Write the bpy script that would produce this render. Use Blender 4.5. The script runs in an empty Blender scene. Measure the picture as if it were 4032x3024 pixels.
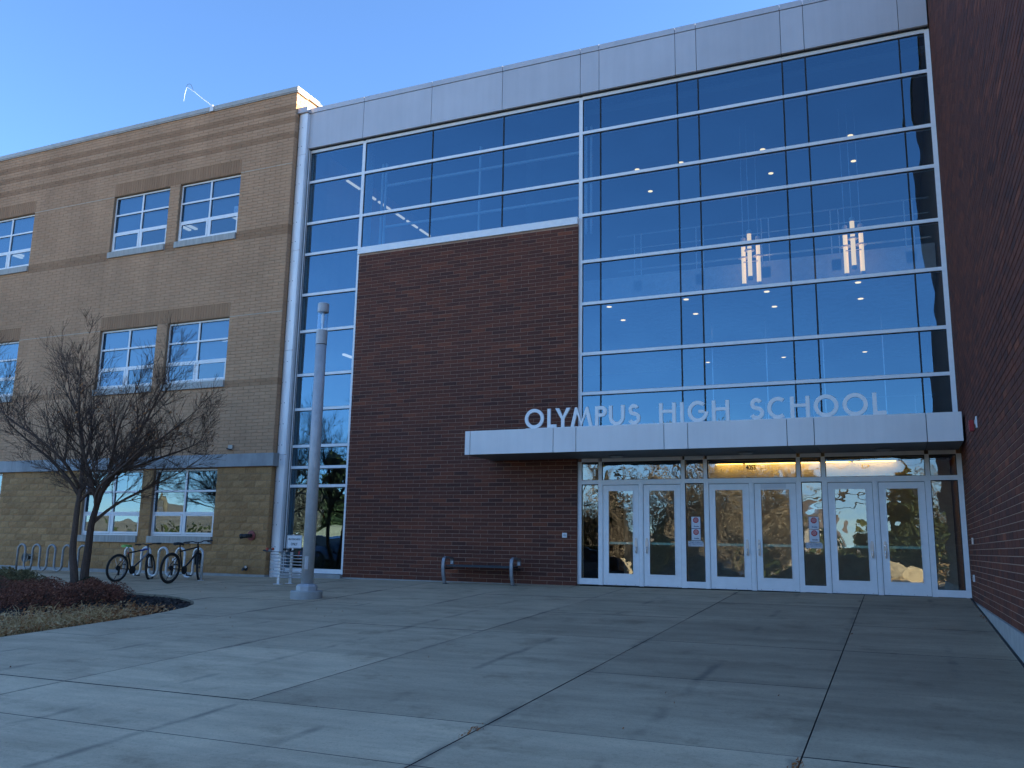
import bpy, bmesh, math, random
from mathutils import Vector, Matrix
random.seed(11)
R = math.radians
SC = bpy.context.scene
COL = SC.collection

# ------------------------------------------------------------------ camera
CAM_P = (6.5398, -18.6148, 0.8068)
YAW, PITCH, ROLL, FPX = -0.4171, 0.1838, 0.0182, 3429.2
cd = bpy.data.cameras.new('camera'); cam = bpy.data.objects.new('camera', cd); COL.objects.link(cam)
cd.sensor_fit = 'HORIZONTAL'; cd.sensor_width = 36.0; cd.lens = FPX / 4032 * 36.0
cd.clip_start = 0.1; cd.clip_end = 3000
_f = Vector((math.sin(YAW)*math.cos(PITCH), math.cos(YAW)*math.cos(PITCH), math.sin(PITCH)))
_r = Vector((math.cos(YAW), -math.sin(YAW), 0)); _u = _r.cross(_f)
_r2 = math.cos(ROLL)*_r + math.sin(ROLL)*_u; _u2 = -math.sin(ROLL)*_r + math.cos(ROLL)*_u
cam.matrix_world = Matrix(((_r2.x, _u2.x, -_f.x, CAM_P[0]), (_r2.y, _u2.y, -_f.y, CAM_P[1]), (_r2.z, _u2.z, -_f.z, CAM_P[2]), (0, 0, 0, 1)))
SC.camera = cam

# ------------------------------------------------------------------ world, sun, exposure
SUN_EL, SUN_AZ = 21.0, 60.0            # azimuth measured from +Y towards +X
w = bpy.data.worlds.new('World'); SC.world = w; w.use_nodes = True
wn = w.node_tree.nodes; wl = w.node_tree.links; wn.clear()
sky = wn.new('ShaderNodeTexSky'); sky.sky_type = 'NISHITA'; sky.sun_disc = False
sky.sun_elevation = R(SUN_EL); sky.sun_rotation = R(SUN_AZ); sky.altitude = 1400
sky.air_density = 1.0; sky.dust_density = 0.0; sky.ozone_density = 5.8
bg = wn.new('ShaderNodeBackground'); bg.inputs['Strength'].default_value = 0.08
wo = wn.new('ShaderNodeOutputWorld')
wl.new(sky.outputs[0], bg.inputs[0]); wl.new(bg.outputs[0], wo.inputs[0])
sl = bpy.data.lights.new('sun', 'SUN'); sl.energy = 5.0; sl.angle = R(0.5); sl.color = (1.0, 0.89, 0.70)
so = bpy.data.objects.new('sun', sl); COL.objects.link(so)
_sd = Vector((math.sin(R(SUN_AZ))*math.cos(R(SUN_EL)), math.cos(R(SUN_AZ))*math.cos(R(SUN_EL)), math.sin(R(SUN_EL))))
so.rotation_euler = _sd.to_track_quat('Z', 'Y').to_euler(); so.location = (20, 20, 40)
SC.view_settings.view_transform = 'Standard'; SC.view_settings.look = 'None'
SC.view_settings.exposure = 2.41; SC.view_settings.gamma = 1.0; SC.view_settings.use_curve_mapping = False
SC.render.engine = 'CYCLES'
SC.cycles.use_denoising = True; SC.cycles.max_bounces = 10; SC.cycles.transparent_max_bounces = 24
SC.cycles.glossy_bounces = 5; SC.cycles.caustics_reflective = False; SC.cycles.caustics_refractive = False

# ------------------------------------------------------------------ materials
def newmat(name):
    m = bpy.data.materials.new(name); m.use_nodes = True
    nt = m.node_tree; b = nt.nodes.get('Principled BSDF')
    return m, nt, b
def N(nt, t, **kw):
    n = nt.nodes.new(t)
    for k, v in kw.items():
        if k in n.inputs: n.inputs[k].default_value = v
        else: setattr(n, k, v)
    return n
def c4(c): return (c[0], c[1], c[2], 1.0)
def pos_noise(nt, scale, detail=4, rough=0.55, vec=None, stretch=None):
    g = N(nt, 'ShaderNodeNewGeometry'); src = g.outputs['Position']
    if stretch:
        mp = N(nt, 'ShaderNodeMapping'); mp.inputs['Scale'].default_value = stretch
        nt.links.new(src, mp.inputs['Vector']); src = mp.outputs[0]
    n = N(nt, 'ShaderNodeTexNoise'); n.inputs['Scale'].default_value = scale
    n.inputs['Detail'].default_value = detail; n.inputs['Roughness'].default_value = rough
    nt.links.new(src, n.inputs['Vector'])
    return n.outputs['Fac']
def ramp(nt, fac, stops):
    r = N(nt, 'ShaderNodeValToRGB'); e = r.color_ramp.elements
    while len(e) < len(stops): e.new(0.5)
    for i, (p, c) in enumerate(stops): e[i].position = p; e[i].color = c4(c)
    nt.links.new(fac, r.inputs[0]); return r.outputs[0]
def mul(nt, a, b, fac=1.0):
    m = N(nt, 'ShaderNodeMix', data_type='RGBA', blend_type='MULTIPLY'); m.inputs[0].default_value = fac
    nt.links.new(a, m.inputs[6]); nt.links.new(b, m.inputs[7]); return m.outputs[2]
def mixc(nt, fac, a, b):
    m = N(nt, 'ShaderNodeMix', data_type='RGBA')
    nt.links.new(fac, m.inputs[0]); 
    for s, i in ((a, 6), (b, 7)):
        if isinstance(s, tuple): m.inputs[i].default_value = c4(s)
        else: nt.links.new(s, m.inputs[i])
    return m.outputs[2]
def bump(nt, b, h, strength=0.3, dist=0.01):
    n = N(nt, 'ShaderNodeBump'); n.inputs['Strength'].default_value = strength; n.inputs['Distance'].default_value = dist
    nt.links.new(h, n.inputs['Height']); nt.links.new(n.outputs[0], b.inputs['Normal'])
def plain(name, col, rough=0.6, metal=0.0, var=0.12, scale=6.0, bstr=0.0, bscale=60, stretch=None, spec=None):
    m, nt, b = newmat(name)
    f = pos_noise(nt, scale, 5, 0.6, stretch=stretch)
    lo = tuple(max(0, c*(1-var)) for c in col); hi = tuple(c*(1+var) for c in col)
    nt.links.new(ramp(nt, f, [(0.3, lo), (0.7, hi)]), b.inputs['Base Color'])
    b.inputs['Roughness'].default_value = rough; b.inputs['Metallic'].default_value = metal
    if spec is not None: b.inputs['Specular IOR Level'].default_value = spec
    if bstr: bump(nt, b, pos_noise(nt, bscale, 3), bstr, 0.01)
    return m
def toned(name, stops, rough=0.85, grain=0.25, gscale=40, bstr=0.35, bscale=90, streak=0.0, rnd=0.0):
    """colour from the per-face attribute 'tone', plus grain, plus weather streaks"""
    m, nt, b = newmat(name)
    a = N(nt, 'ShaderNodeAttribute', attribute_name='tone')
    c = ramp(nt, a.outputs['Fac'], stops)
    g = ramp(nt, pos_noise(nt, gscale, 4, 0.7), [(0.25, (1-grain,)*3), (0.75, (1+grain*0.5,)*3)])
    c = mul(nt, c, g)
    g2 = ramp(nt, pos_noise(nt, 0.7, 4, 0.6), [(0.3, (0.86,)*3), (0.7, (1.06,)*3)])
    c = mul(nt, c, g2)
    if streak:
        s = ramp(nt, pos_noise(nt, 2.2, 4, 0.6, stretch=(1, 1, 0.08)), [(0.35, (1-streak,)*3), (0.65, (1.03,)*3)])
        c = mul(nt, c, s)
    nt.links.new(c, b.inputs['Base Color'])
    b.inputs['Roughness'].default_value = rough; b.inputs['Specular IOR Level'].default_value = 0.3
    if bstr: bump(nt, b, pos_noise(nt, bscale, 4, 0.6), bstr, 0.004)
    return m
def emis(name, col, st):
    m, nt, b = newmat(name)
    b.inputs['Base Color'].default_value = c4(col); b.inputs['Emission Color'].default_value = c4(col); b.inputs['Emission Strength'].default_value = st
    return m
def glass(name, ior, tint, wav_scale, wav_dist, stretch=(1, 1, 1), rough=0.0, gtint=(0.86, 0.95, 1.0, 1)):
    m = bpy.data.materials.new(name); m.use_nodes = True; nt = m.node_tree; nt.nodes.clear()
    out = N(nt, 'ShaderNodeOutputMaterial'); mx = N(nt, 'ShaderNodeMixShader')
    tr = N(nt, 'ShaderNodeBsdfTransparent'); tr.inputs[0].default_value = c4(tint)
    gl = N(nt, 'ShaderNodeBsdfGlossy'); gl.inputs['Roughness'].default_value = rough; gl.inputs[0].default_value = gtint
    fr = N(nt, 'ShaderNodeFresnel'); fr.inputs['IOR'].default_value = ior
    g = N(nt, 'ShaderNodeNewGeometry'); oi = N(nt, 'ShaderNodeObjectInfo')
    ad = N(nt, 'ShaderNodeVectorMath', operation='MULTIPLY_ADD')
    cb = N(nt, 'ShaderNodeCombineXYZ'); 
    for i in range(3): nt.links.new(oi.outputs['Random'], cb.inputs[i])
    ad.inputs[1].default_value = (13, 7, 29)
    nt.links.new(cb.outputs[0], ad.inputs[0]); nt.links.new(g.outputs['Position'], ad.inputs[2])
    mp = N(nt, 'ShaderNodeMapping'); mp.inputs['Scale'].default_value = stretch
    nt.links.new(ad.outputs[0], mp.inputs['Vector'])
    n = N(nt, 'ShaderNodeTexNoise'); n.inputs['Scale'].default_value = wav_scale; n.inputs['Detail'].default_value = 1.5
    nt.links.new(mp.outputs[0], n.inputs['Vector'])
    bp = N(nt, 'ShaderNodeBump'); bp.inputs['Strength'].default_value = 1.0; bp.inputs['Distance'].default_value = wav_dist
    nt.links.new(n.outputs['Fac'], bp.inputs['Height'])
    wn_ = N(nt, 'ShaderNodeTexWhiteNoise', noise_dimensions='1D'); nt.links.new(oi.outputs['Random'], wn_.inputs['W'])
    tl = N(nt, 'ShaderNodeVectorMath', operation='MULTIPLY_ADD'); tl.inputs[1].default_value = (0.016, 0.0, 0.016); tl.inputs[2].default_value = (-0.008, 0.0, -0.008)
    nt.links.new(wn_.outputs['Color'], tl.inputs[0])
    sm = N(nt, 'ShaderNodeVectorMath', operation='ADD'); nt.links.new(bp.outputs[0], sm.inputs[0]); nt.links.new(tl.outputs[0], sm.inputs[1])
    nm = N(nt, 'ShaderNodeVectorMath', operation='NORMALIZE'); nt.links.new(sm.outputs[0], nm.inputs[0])
    nt.links.new(nm.outputs[0], gl.inputs['Normal'])
    inv = N(nt, 'ShaderNodeMath', operation='SUBTRACT'); inv.inputs[0].default_value = 1.0; nt.links.new(g.outputs['Backfacing'], inv.inputs[1])
    fm = N(nt, 'ShaderNodeMath', operation='MULTIPLY'); nt.links.new(fr.outputs[0], fm.inputs[0]); nt.links.new(inv.outputs[0], fm.inputs[1])
    nt.links.new(fm.outputs[0], mx.inputs[0]); nt.links.new(tr.outputs[0], mx.inputs[1]); nt.links.new(gl.outputs[0], mx.inputs[2])
    nt.links.new(mx.outputs[0], out.inputs[0])
    return m

M = {}
M['red_brick'] = toned('dark red brick', [(0.0, (0.092, 0.034, 0.025)), (0.4, (0.142, 0.046, 0.029)), (0.75, (0.195, 0.058, 0.032)), (1.0, (0.27, 0.08, 0.04))], 0.8, 0.3, 30, 0.4, 120)
M['red_mortar'] = plain('brown grey mortar', (0.42, 0.27, 0.195), 0.95, var=0.15, scale=12)
M['tan_brick'] = toned('tan brick', [(0.0, (0.40, 0.218, 0.118)), (0.3, (0.46, 0.256, 0.140)), (0.31, (0.53, 0.30, 0.168)), (1.0, (0.62, 0.365, 0.212))], 0.9, 0.18, 40, 0.3, 110, streak=0.10)
M['tan_mortar'] = plain('tan mortar', (0.34, 0.21, 0.12), 0.95, var=0.1, scale=9)
M['pale_joint'] = plain('pale sealant joint', (0.5, 0.42, 0.32), 0.9)
M['block'] = toned('split face tan block', [(0.0, (0.41, 0.225, 0.098)), (1.0, (0.54, 0.305, 0.135))], 0.95, 0.3, 25, 0.5, 60)
M['block_mortar'] = plain('block mortar', (0.12, 0.08, 0.045), 0.95)
M['stone'] = plain('grey cast stone', (0.33, 0.33, 0.32), 0.85, var=0.25, scale=3.0, bstr=0.2, stretch=(1, 1, 0.35))
M['sill_stone'] = plain('pale cast stone', (0.42, 0.40, 0.36), 0.85, var=0.2, scale=5.0, bstr=0.2, stretch=(3, 1, 0.4))
M['coping'] = plain('grey metal coping', (0.42, 0.38, 0.33), 0.5, 0.2)
M['silver_panel'] = plain('silver composite panel', (0.56, 0.52, 0.51), 0.45, 0.2, var=0.04, scale=1.2)
def streaky(name, col, rough, metal):
    m, nt, b = newmat(name)
    a = ramp(nt, pos_noise(nt, 7, 5, 0.6, stretch=(1, 1, 0.06)), [(0.35, tuple(c*.955 for c in col)), (0.6, col)])
    a = mul(nt, a, ramp(nt, pos_noise(nt, 0.8, 4, 0.6), [(0.3, (0.93,)*3), (0.7, (1.03,)*3)]))
    oi = N(nt, 'ShaderNodeObjectInfo'); v = N(nt, 'ShaderNodeMapRange'); v.inputs[3].default_value = 0.94; v.inputs[4].default_value = 1.03
    nt.links.new(oi.outputs['Random'], v.inputs[0]); cv = N(nt, 'ShaderNodeCombineColor')
    for i in range(3): nt.links.new(v.outputs[0], cv.inputs[i])
    nt.links.new(mul(nt, a, cv.outputs[0]), b.inputs['Base Color']); b.inputs['Roughness'].default_value = rough; b.inputs['Metallic'].default_value = metal
    bump(nt, b, pos_noise(nt, 1.3, 2), 0.25, 0.01)
    return m
M['silver_panel'] = streaky('silver composite panel', (0.57, 0.53, 0.52), 0.42, 0.2)
M['canopy_panel'] = streaky('pale silver canopy panel', (0.84, 0.80, 0.77), 0.48, 0.05)
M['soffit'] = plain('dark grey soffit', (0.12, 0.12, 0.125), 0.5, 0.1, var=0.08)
M['alu'] = plain('clear anodised aluminium', (0.88, 0.87, 0.86), 0.5, 0.0, var=0.05, scale=8)
M['pilaster'] = plain('brushed metal cladding', (0.86, 0.84, 0.83), 0.45, 0.1, var=0.12, scale=3, stretch=(2, 2, 0.3))
M['white_frame'] = plain('white window frame', (0.88, 0.86, 0.84), 0.5, 0.0, var=0.05)
M['door_paint'] = plain('pale grey door paint', (0.88, 0.87, 0.86), 0.5, 0.0, var=0.04)
M['gasket'] = plain('black gasket', (0.012, 0.012, 0.014), 0.6)
M['glass_hi'] = glass('coated curtain wall glass', 2.6, (0.60, 0.70, 0.74), 0.6, 0.016, gtint=(0.44, 0.76, 1.0, 1))
M['glass_door'] = glass('wavy door glass', 2.35, (0.82, 0.86, 0.82), 2.0, 0.0045, (1.0, 1, 1.1))
M['glass_win'] = glass('window glass', 2.3, (0.5, 0.62, 0.7), 1.0, 0.006, gtint=(0.6, 0.84, 1.0, 1))
M['handle'] = plain('champagne metal', (0.80, 0.66, 0.55), 0.4, 0.15)
M['bar_green'] = plain('pale green push bar', (0.72, 0.85, 0.76), 0.4, 0.0)
M['chrome'] = plain('polished steel', (0.85, 0.85, 0.86), 0.22, 0.6, var=0.03)
M['galv'] = plain('galvanised steel tube', (0.66, 0.66, 0.66), 0.38, 0.35, var=0.2, scale=18)
M['galv_dull'] = plain('dull weathered steel tube', (0.30, 0.30, 0.30), 0.55, 0.5, var=0.25, scale=14)
M['lamp_paint'] = plain('grey lamp post paint', (0.46, 0.45, 0.45), 0.45, 0.1, var=0.10, scale=7, bstr=0.1)
M['clear'] = glass('clear acrylic', 1.9, (0.93, 0.95, 0.97), 2, 0.0005)
M['white'] = plain('white paint', (0.78, 0.78, 0.78), 0.5, var=0.03)
M['letter'] = plain('white letter enamel', (0.93, 0.92, 0.90), 0.6, var=0.02)
M['black'] = plain('black rubber', (0.015, 0.015, 0.016), 0.7)
M['black_paint'] = plain('black bicycle paint', (0.012, 0.012, 0.014), 0.3)
M['blue_paint'] = plain('blue bicycle paint', (0.02, 0.06, 0.35), 0.3)
M['green_vinyl'] = plain('lime green saddle', (0.22, 0.48, 0.10), 0.5)
M['red_paint'] = plain('red enamel', (0.35, 0.02, 0.02), 0.4)
M['rust_red'] = plain('faded red enamel', (0.30, 0.07, 0.06), 0.6, var=0.3, scale=20)
M['orange'] = plain('orange urethane', (0.55, 0.07, 0.03), 0.45)
M['dark_metal'] = plain('dark bronze metal', (0.045, 0.048, 0.052), 0.45, 0.4)
M['bench_metal'] = plain('silver bench casting', (0.30, 0.31, 0.33), 0.45, 0.4, var=0.15, scale=15)
M['bench_slat'] = plain('dark bench slat', (0.020, 0.028, 0.038), 0.5)
M['sign_face'] = plain('white sign sheet', (0.75, 0.76, 0.78), 0.4, var=0.02)
M['ink'] = plain('black ink', (0.02, 0.02, 0.03), 0.6)
M['grey_ink'] = plain('grey blue ink', (0.25, 0.30, 0.38), 0.6)
M['paper'] = plain('white paper', (0.72, 0.72, 0.74), 0.7, var=0.02)
M['stop_red'] = plain('red print', (0.50, 0.03, 0.03), 0.6)
M['pink_ink'] = plain('pale print', (0.75, 0.5, 0.5), 0.6)
M['navy'] = plain('navy print', (0.02, 0.04, 0.12), 0.6)
M['decal'] = plain('grey decal film', (0.55, 0.56, 0.58), 0.5, var=0.05)
M['shade'] = plain('pale roller shade', (0.38, 0.42, 0.46), 0.8, var=0.05)
M['blue_paper'] = plain('blue paper', (0.03, 0.05, 0.35), 0.7)
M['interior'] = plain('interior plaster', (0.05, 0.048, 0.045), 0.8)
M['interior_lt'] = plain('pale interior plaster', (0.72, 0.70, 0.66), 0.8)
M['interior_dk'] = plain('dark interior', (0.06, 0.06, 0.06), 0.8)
M['room'] = plain('classroom plaster', (0.22, 0.22, 0.22), 0.8)
M['glow_warm'] = emis('warm lamp glow', (1.0, 0.56, 0.24), .42)
M['glow_disc'] = emis('downlight glow', (1.0, 0.60, 0.28), .7)
M['glow_cove'] = emis('cove lamp glow', (1.0, 0.52, 0.09), 2.2)
M['glow_tube'] = emis('fluorescent glow', (1.0, 0.78, 0.60), 0.24)
M['bark'] = toned('dark bark', [(0.0, (0.070, 0.045, 0.034)), (1.0, (0.19, 0.120, 0.088))], 0.95, 0.3, 25, 0.6, 40)
M['bark_pale'] = toned('pale sunlit bark', [(0.0, (0.15, 0.11, 0.075)), (1.0, (0.32, 0.25, 0.17))], 0.95, 0.3, 10, 0.0)
M['dead_leaf'] = toned('dry leaf', [(0.0, (0.22, 0.075, 0.03)), (0.5, (0.46, 0.20, 0.075)), (1.0, (0.74, 0.52, 0.29))], 0.9, 0.2, 30, 0.0)
M['red_leaf'] = toned('dark red barberry leaf', [(0.0, (0.08, 0.034, 0.022)), (0.6, (0.25, 0.085, 0.05)), (1.0, (0.42, 0.17, 0.095))], 0.85, 0.2, 30, 0.0)
M['juniper'] = toned('dull green needle', [(0.0, (0.09, 0.08, 0.036)), (0.7, (0.24, 0.19, 0.085)), (1.0, (0.42, 0.32, 0.16))], 0.85, 0.2, 20, 0.0)
M['box_leaf'] = toned('dark green leaf', [(0.0, (0.010, 0.022, 0.008)), (1.0, (0.03, 0.06, 0.02))], 0.7, 0.2, 20, 0.0)
M['conifer'] = toned('conifer needle', [(0.0, (0.022, 0.034, 0.012)), (0.6, (0.055, 0.068, 0.022)), (1.0, (0.10, 0.105, 0.035))], 0.85, 0.2, 8, 0.0)
M['straw'] = toned('straw grass', [(0.0, (0.38, 0.22, 0.09)), (1.0, (0.74, 0.52, 0.26))], 0.9, 0.1, 30, 0.0)
M['mulch'] = toned('bark mulch', [(0.0, (0.018, 0.013, 0.011)), (0.6, (0.055, 0.042, 0.035)), (1.0, (0.15, 0.12, 0.095))], 0.95, 0.2, 50, 0.0)
M['soil'] = plain('dark soil', (0.035, 0.026, 0.021), 0.95, var=0.35, scale=14, bstr=0.6, bscale=50)
M['boulder'] = plain('sandstone boulder', (0.42, 0.33, 0.20), 0.95, var=0.25, scale=2.0, bstr=0.8, bscale=6)
M['asphalt'] = plain('asphalt', (0.05, 0.05, 0.052), 0.9, var=0.2, scale=5, bstr=0.3, bscale=120)
M['ground'] = plain('dry winter ground', (0.38, 0.30, 0.20), 0.95, var=0.3, scale=0.3, bstr=0.3, bscale=4)
M['hill'] = plain('brown hillside', (0.27, 0.21, 0.145), 0.95, var=0.35, scale=0.06, bstr=0.0)
M['house_wall'] = plain('pale stucco', (0.45, 0.40, 0.34), 0.9)
M['house_roof'] = plain('brown shingle', (0.12, 0.09, 0.075), 0.9)
M['tyre'] = plain('car tyre', (0.02, 0.02, 0.02), 0.8)
M['car_glass'] = plain('dark car glass', (0.01, 0.012, 0.015), 0.06)
M['car_navy'] = plain('navy car paint', (0.012, 0.022, 0.06), 0.2, 0.2)
M['car_black'] = plain('black car paint', (0.010, 0.010, 0.012), 0.2, 0.1)
M['car_grey'] = plain('grey car paint', (0.08, 0.09, 0.10), 0.25, 0.4)
M['car_white'] = plain('white car paint', (0.55, 0.55, 0.55), 0.25)
M['tail'] = plain('red tail light', (0.40, 0.01, 0.01), 0.2)
M['joint'] = plain('dark joint filler', (0.04, 0.038, 0.036), 0.95)
M['footing'] = plain('pale footing concrete', (0.36, 0.35, 0.33), 0.9, var=0.15, scale=4, bstr=0.2)

def concrete():
    m, nt, b = newmat('broom finished concrete')
    big = ramp(nt, pos_noise(nt, 0.55, 5, 0.6), [(0.3, (0.49, 0.37, 0.240)), (0.7, (0.62, 0.475, 0.31))])
    mid = ramp(nt, pos_noise(nt, 2.6, 7, 0.68, stretch=(0.6, 1.3, 1)), [(0.30, (0.86,)*3), (0.62, (1.04,)*3)])
    c = mul(nt, big, mid)
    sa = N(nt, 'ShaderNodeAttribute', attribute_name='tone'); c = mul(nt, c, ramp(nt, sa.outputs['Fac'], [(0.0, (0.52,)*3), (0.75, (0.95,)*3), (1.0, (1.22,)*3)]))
    fine = ramp(nt, pos_noise(nt, 130, 3, 0.7), [(0.3, (0.86,)*3), (0.7, (1.10,)*3)])
    c = mul(nt, c, fine)
    blot = ramp(nt, pos_noise(nt, 1.5, 8, 0.7), [(0.54, (1, 1, 1)), (0.70, (0.70, 0.68, 0.66))])
    c = mul(nt, c, blot)
    st = ramp(nt, pos_noise(nt, 1.1, 9, 0.72, stretch=(0.35, 2.2, 1)), [(0.32, (0.82, 0.81, 0.79)), (0.5, (1.0,)*3), (0.68, (1.16, 1.15, 1.13))])
    c = mul(nt, c, st)
    grit = ramp(nt, pos_noise(nt, 34, 6, 0.8), [(0.32, (0.70,)*3), (0.46, (1.0,)*3), (0.60, (1.02,)*3), (0.74, (1.16,)*3)])
    c = mul(nt, c, grit)
    # pale traffic-worn scuffs on the band nearest the road
    oi = N(nt, 'ShaderNodeObjectInfo')
    v = N(nt, 'ShaderNodeMapRange'); v.inputs[3].default_value = 0.93; v.inputs[4].default_value = 1.06
    nt.links.new(oi.outputs['Random'], v.inputs[0])
    cv = N(nt, 'ShaderNodeCombineColor')
    for i in range(3): nt.links.new(v.outputs[0], cv.inputs[i])
    c = mul(nt, c, cv.outputs[0])
    # brown seepage lines along the middle of the bays, broken up by noise
    g = N(nt, 'ShaderNodeNewGeometry'); sp = N(nt, 'ShaderNodeSeparateXYZ'); nt.links.new(g.outputs['Position'], sp.inputs[0])
    wob = pos_noise(nt, 1.7, 3)
    a1 = N(nt, 'ShaderNodeMath', operation='MULTIPLY_ADD'); a1.inputs[1].default_value = 0.16; nt.links.new(wob, a1.inputs[0]); nt.links.new(sp.outputs[0], a1.inputs[2])
    a2 = N(nt, 'ShaderNodeMath', operation='ADD'); a2.inputs[1].default_value = -0.08 + 0.04 + 1.17*41; nt.links.new(a1.outputs[0], a2.inputs[0])
    a3 = N(nt, 'ShaderNodeMath', operation='PINGPONG'); a3.inputs[1].default_value = 0.585; nt.links.new(a2.outputs[0], a3.inputs[0])
    near = N(nt, 'ShaderNodeMapRange'); near.inputs[1].default_value = 0.015; near.inputs[2].default_value = 0.07; near.inputs[3].default_value = 1.0; near.inputs[4].default_value = 0.0
    nt.links.new(a3.outputs[0], near.inputs[0])
    pat = N(nt, 'ShaderNodeMapRange'); pat.inputs[1].default_value = 0.50; pat.inputs[2].default_value = 0.64
    nt.links.new(pos_noise(nt, 0.9, 5, 0.6), pat.inputs[0])
    mm = N(nt, 'ShaderNodeMath', operation='MULTIPLY'); nt.links.new(near.outputs[0], mm.inputs[0]); nt.links.new(pat.outputs[0], mm.inputs[1])
    m2 = N(nt, 'ShaderNodeMath', operation='MULTIPLY'); nt.links.new(mm.outputs[0], m2.inputs[0]); m2.inputs[1].default_value = 0.55
    c = mixc(nt, m2.outputs[0], c, (0.10, 0.085, 0.068))
    nt.links.new(c, b.inputs['Base Color'])
    b.inputs['Roughness'].default_value = 0.82; b.inputs['Specular IOR Level'].default_value = 0.35
    bump(nt, b, pos_noise(nt, 90, 4, 0.7, stretch=(1, 0.25, 1)), 0.35, 0.004)
    return m
M['concrete'] = concrete()

# ------------------------------------------------------------------ mesh helpers
class MB:
    def __init__(s): s.v = []; s.f = []; s.t = []
    def add(s, vs, fs, tone=0.5):
        o = len(s.v); s.v.extend(vs)
        for f in fs: s.f.append(tuple(i+o for i in f)); s.t.append(tone)
    def box(s, x0, x1, y0, y1, z0, z1, tone=0.5):
        s.add([(x0,y0,z0),(x1,y0,z0),(x1,y1,z0),(x0,y1,z0),(x0,y0,z1),(x1,y0,z1),(x1,y1,z1),(x0,y1,z1)],
              [(0,3,2,1),(4,5,6,7),(0,1,5,4),(1,2,6,5),(2,3,7,6),(3,0,4,7)], tone); return s
    def quad(s, a, b, c, d, tone=0.5): s.add([a,b,c,d], [(0,1,2,3)], tone); return s
    def tube(s, pts, rad, n=8, cap=True, tone=0.5, closed=False):
        P = [Vector(p) for p in pts]; m = len(P); o = len(s.v)
        rr = rad if isinstance(rad, (list, tuple)) else [rad]*m
        prev = None
        for i, p in enumerate(P):
            if closed: d = P[(i+1) % m]-P[i-1]
            else: d = P[min(i+1, m-1)]-P[max(i-1, 0)]
            if d.length < 1e-9: d = Vector((0,0,1))
            d.normalize()
            if prev is None:
                a = d.orthogonal().normalized()
            else:
                a = prev-d*prev.dot(d)
                a = a.normalized() if a.length > 1e-6 else d.orthogonal().normalized()
            prev = a; b = d.cross(a)
            for k in range(n):
                q = 2*math.pi*k/n; w_ = p+(a*math.cos(q)+b*math.sin(q))*rr[i]; s.v.append((w_.x, w_.y, w_.z))
        for i in range(m if closed else m-1):
            j = (i+1) % m
            for k in range(n):
                s.f.append((o+i*n+k, o+i*n+(k+1)%n, o+j*n+(k+1)%n, o+j*n+k)); s.t.append(tone)
        if cap and not closed:
            s.f.append(tuple(o+k for k in reversed(range(n)))); s.t.append(tone)
            s.f.append(tuple(o+(m-1)*n+k for k in range(n))); s.t.append(tone)
        return s
    def lathe(s, prof, c=(0,0,0), axis='Z', n=24, tone=0.5):
        o = len(s.v)
        for r_, h in prof:
            for k in range(n):
                q = 2*math.pi*k/n; a, b = r_*math.cos(q), r_*math.sin(q)
                if axis == 'Z': p = (c[0]+a, c[1]+b, c[2]+h)
                elif axis == 'Y': p = (c[0]+a, c[1]+h, c[2]+b)
                else: p = (c[0]+h, c[1]+a, c[2]+b)
                s.v.append(p)
        for i in range(len(prof)-1):
            for k in range(n):
                f = (o+i*n+k, o+i*n+(k+1)%n, o+(i+1)*n+(k+1)%n, o+(i+1)*n+k)
                s.f.append(f if axis != 'Y' else f[::-1]); s.t.append(tone)
        s.f.append(tuple(o+k for k in (reversed(range(n)) if axis != 'Y' else range(n)))); s.t.append(tone)
        e = o+(len(prof)-1)*n
        s.f.append(tuple(e+k for k in (range(n) if axis != 'Y' else reversed(range(n))))); s.t.append(tone)
        return s
    def mesh(s, name, off=(0,0,0), smooth=False):
        me = bpy.data.meshes.new(name)
        me.from_pydata([(a-off[0], b-off[1], c-off[2]) for a, b, c in s.v], [], s.f)
        at = me.attributes.new('tone', 'FLOAT', 'FACE'); at.data.foreach_set('value', [float(t) for t in s.t])
        if smooth: me.polygons.foreach_set('use_smooth', [True]*len(me.polygons))
        me.update(); return me
ORG = {}
def tag(o, label=None, cat=None, group=None, kind=None):
    if label: o['label'] = label
    if cat: o['category'] = cat
    if group: o['group'] = group
    if kind: o['kind'] = kind
    return o
def thing(name, loc, label, cat, group=None, rz=0.0):
    o = bpy.data.objects.new(name, None); COL.objects.link(o); o.location = loc; o.rotation_euler[2] = rz
    o.empty_display_size = 0.2
    ORG[o] = tuple(loc) if rz == 0.0 else (0,0,0)
    return tag(o, label, cat, group)
def org(p): return ORG.get(p, (0,0,0)) if p else (0,0,0)
def build(mb, name, m, parent=None, smooth=False, kind=None, label=None, base=None):
    """one mesh object; coordinates in mb are world coordinates (or local ones for a rotated/origin-built thing)"""
    off = org(parent) if parent else (base or (0,0,0))
    me = mb.mesh(name, off, smooth); me.materials.append(m)
    o = bpy.data.objects.new(name, me); COL.objects.link(o)
    if parent: o.parent = parent; ORG[o] = off
    else: o.location = off; ORG[o] = off
    if kind: o['kind'] = kind
    if label: o['label'] = label
    return o
def put(mesh, name, loc, parent=None, rot=None, kind=None):
    o = bpy.data.objects.new(name, mesh); COL.objects.link(o)
    off = org(parent); o.location = (loc[0]-off[0], loc[1]-off[1], loc[2]-off[2])
    if parent: o.parent = parent
    if rot: o.rotation_euler = rot
    if kind: o['kind'] = kind
    return o
def kids(o): return [c for c in COL.objects if c.parent is o]
CH = {}
def copy_tree(o, parent=None):
    c = o.copy(); COL.objects.link(c)
    if parent: c.parent = parent
    for ch in list(o.children): copy_tree(ch, c)
    return c
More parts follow.
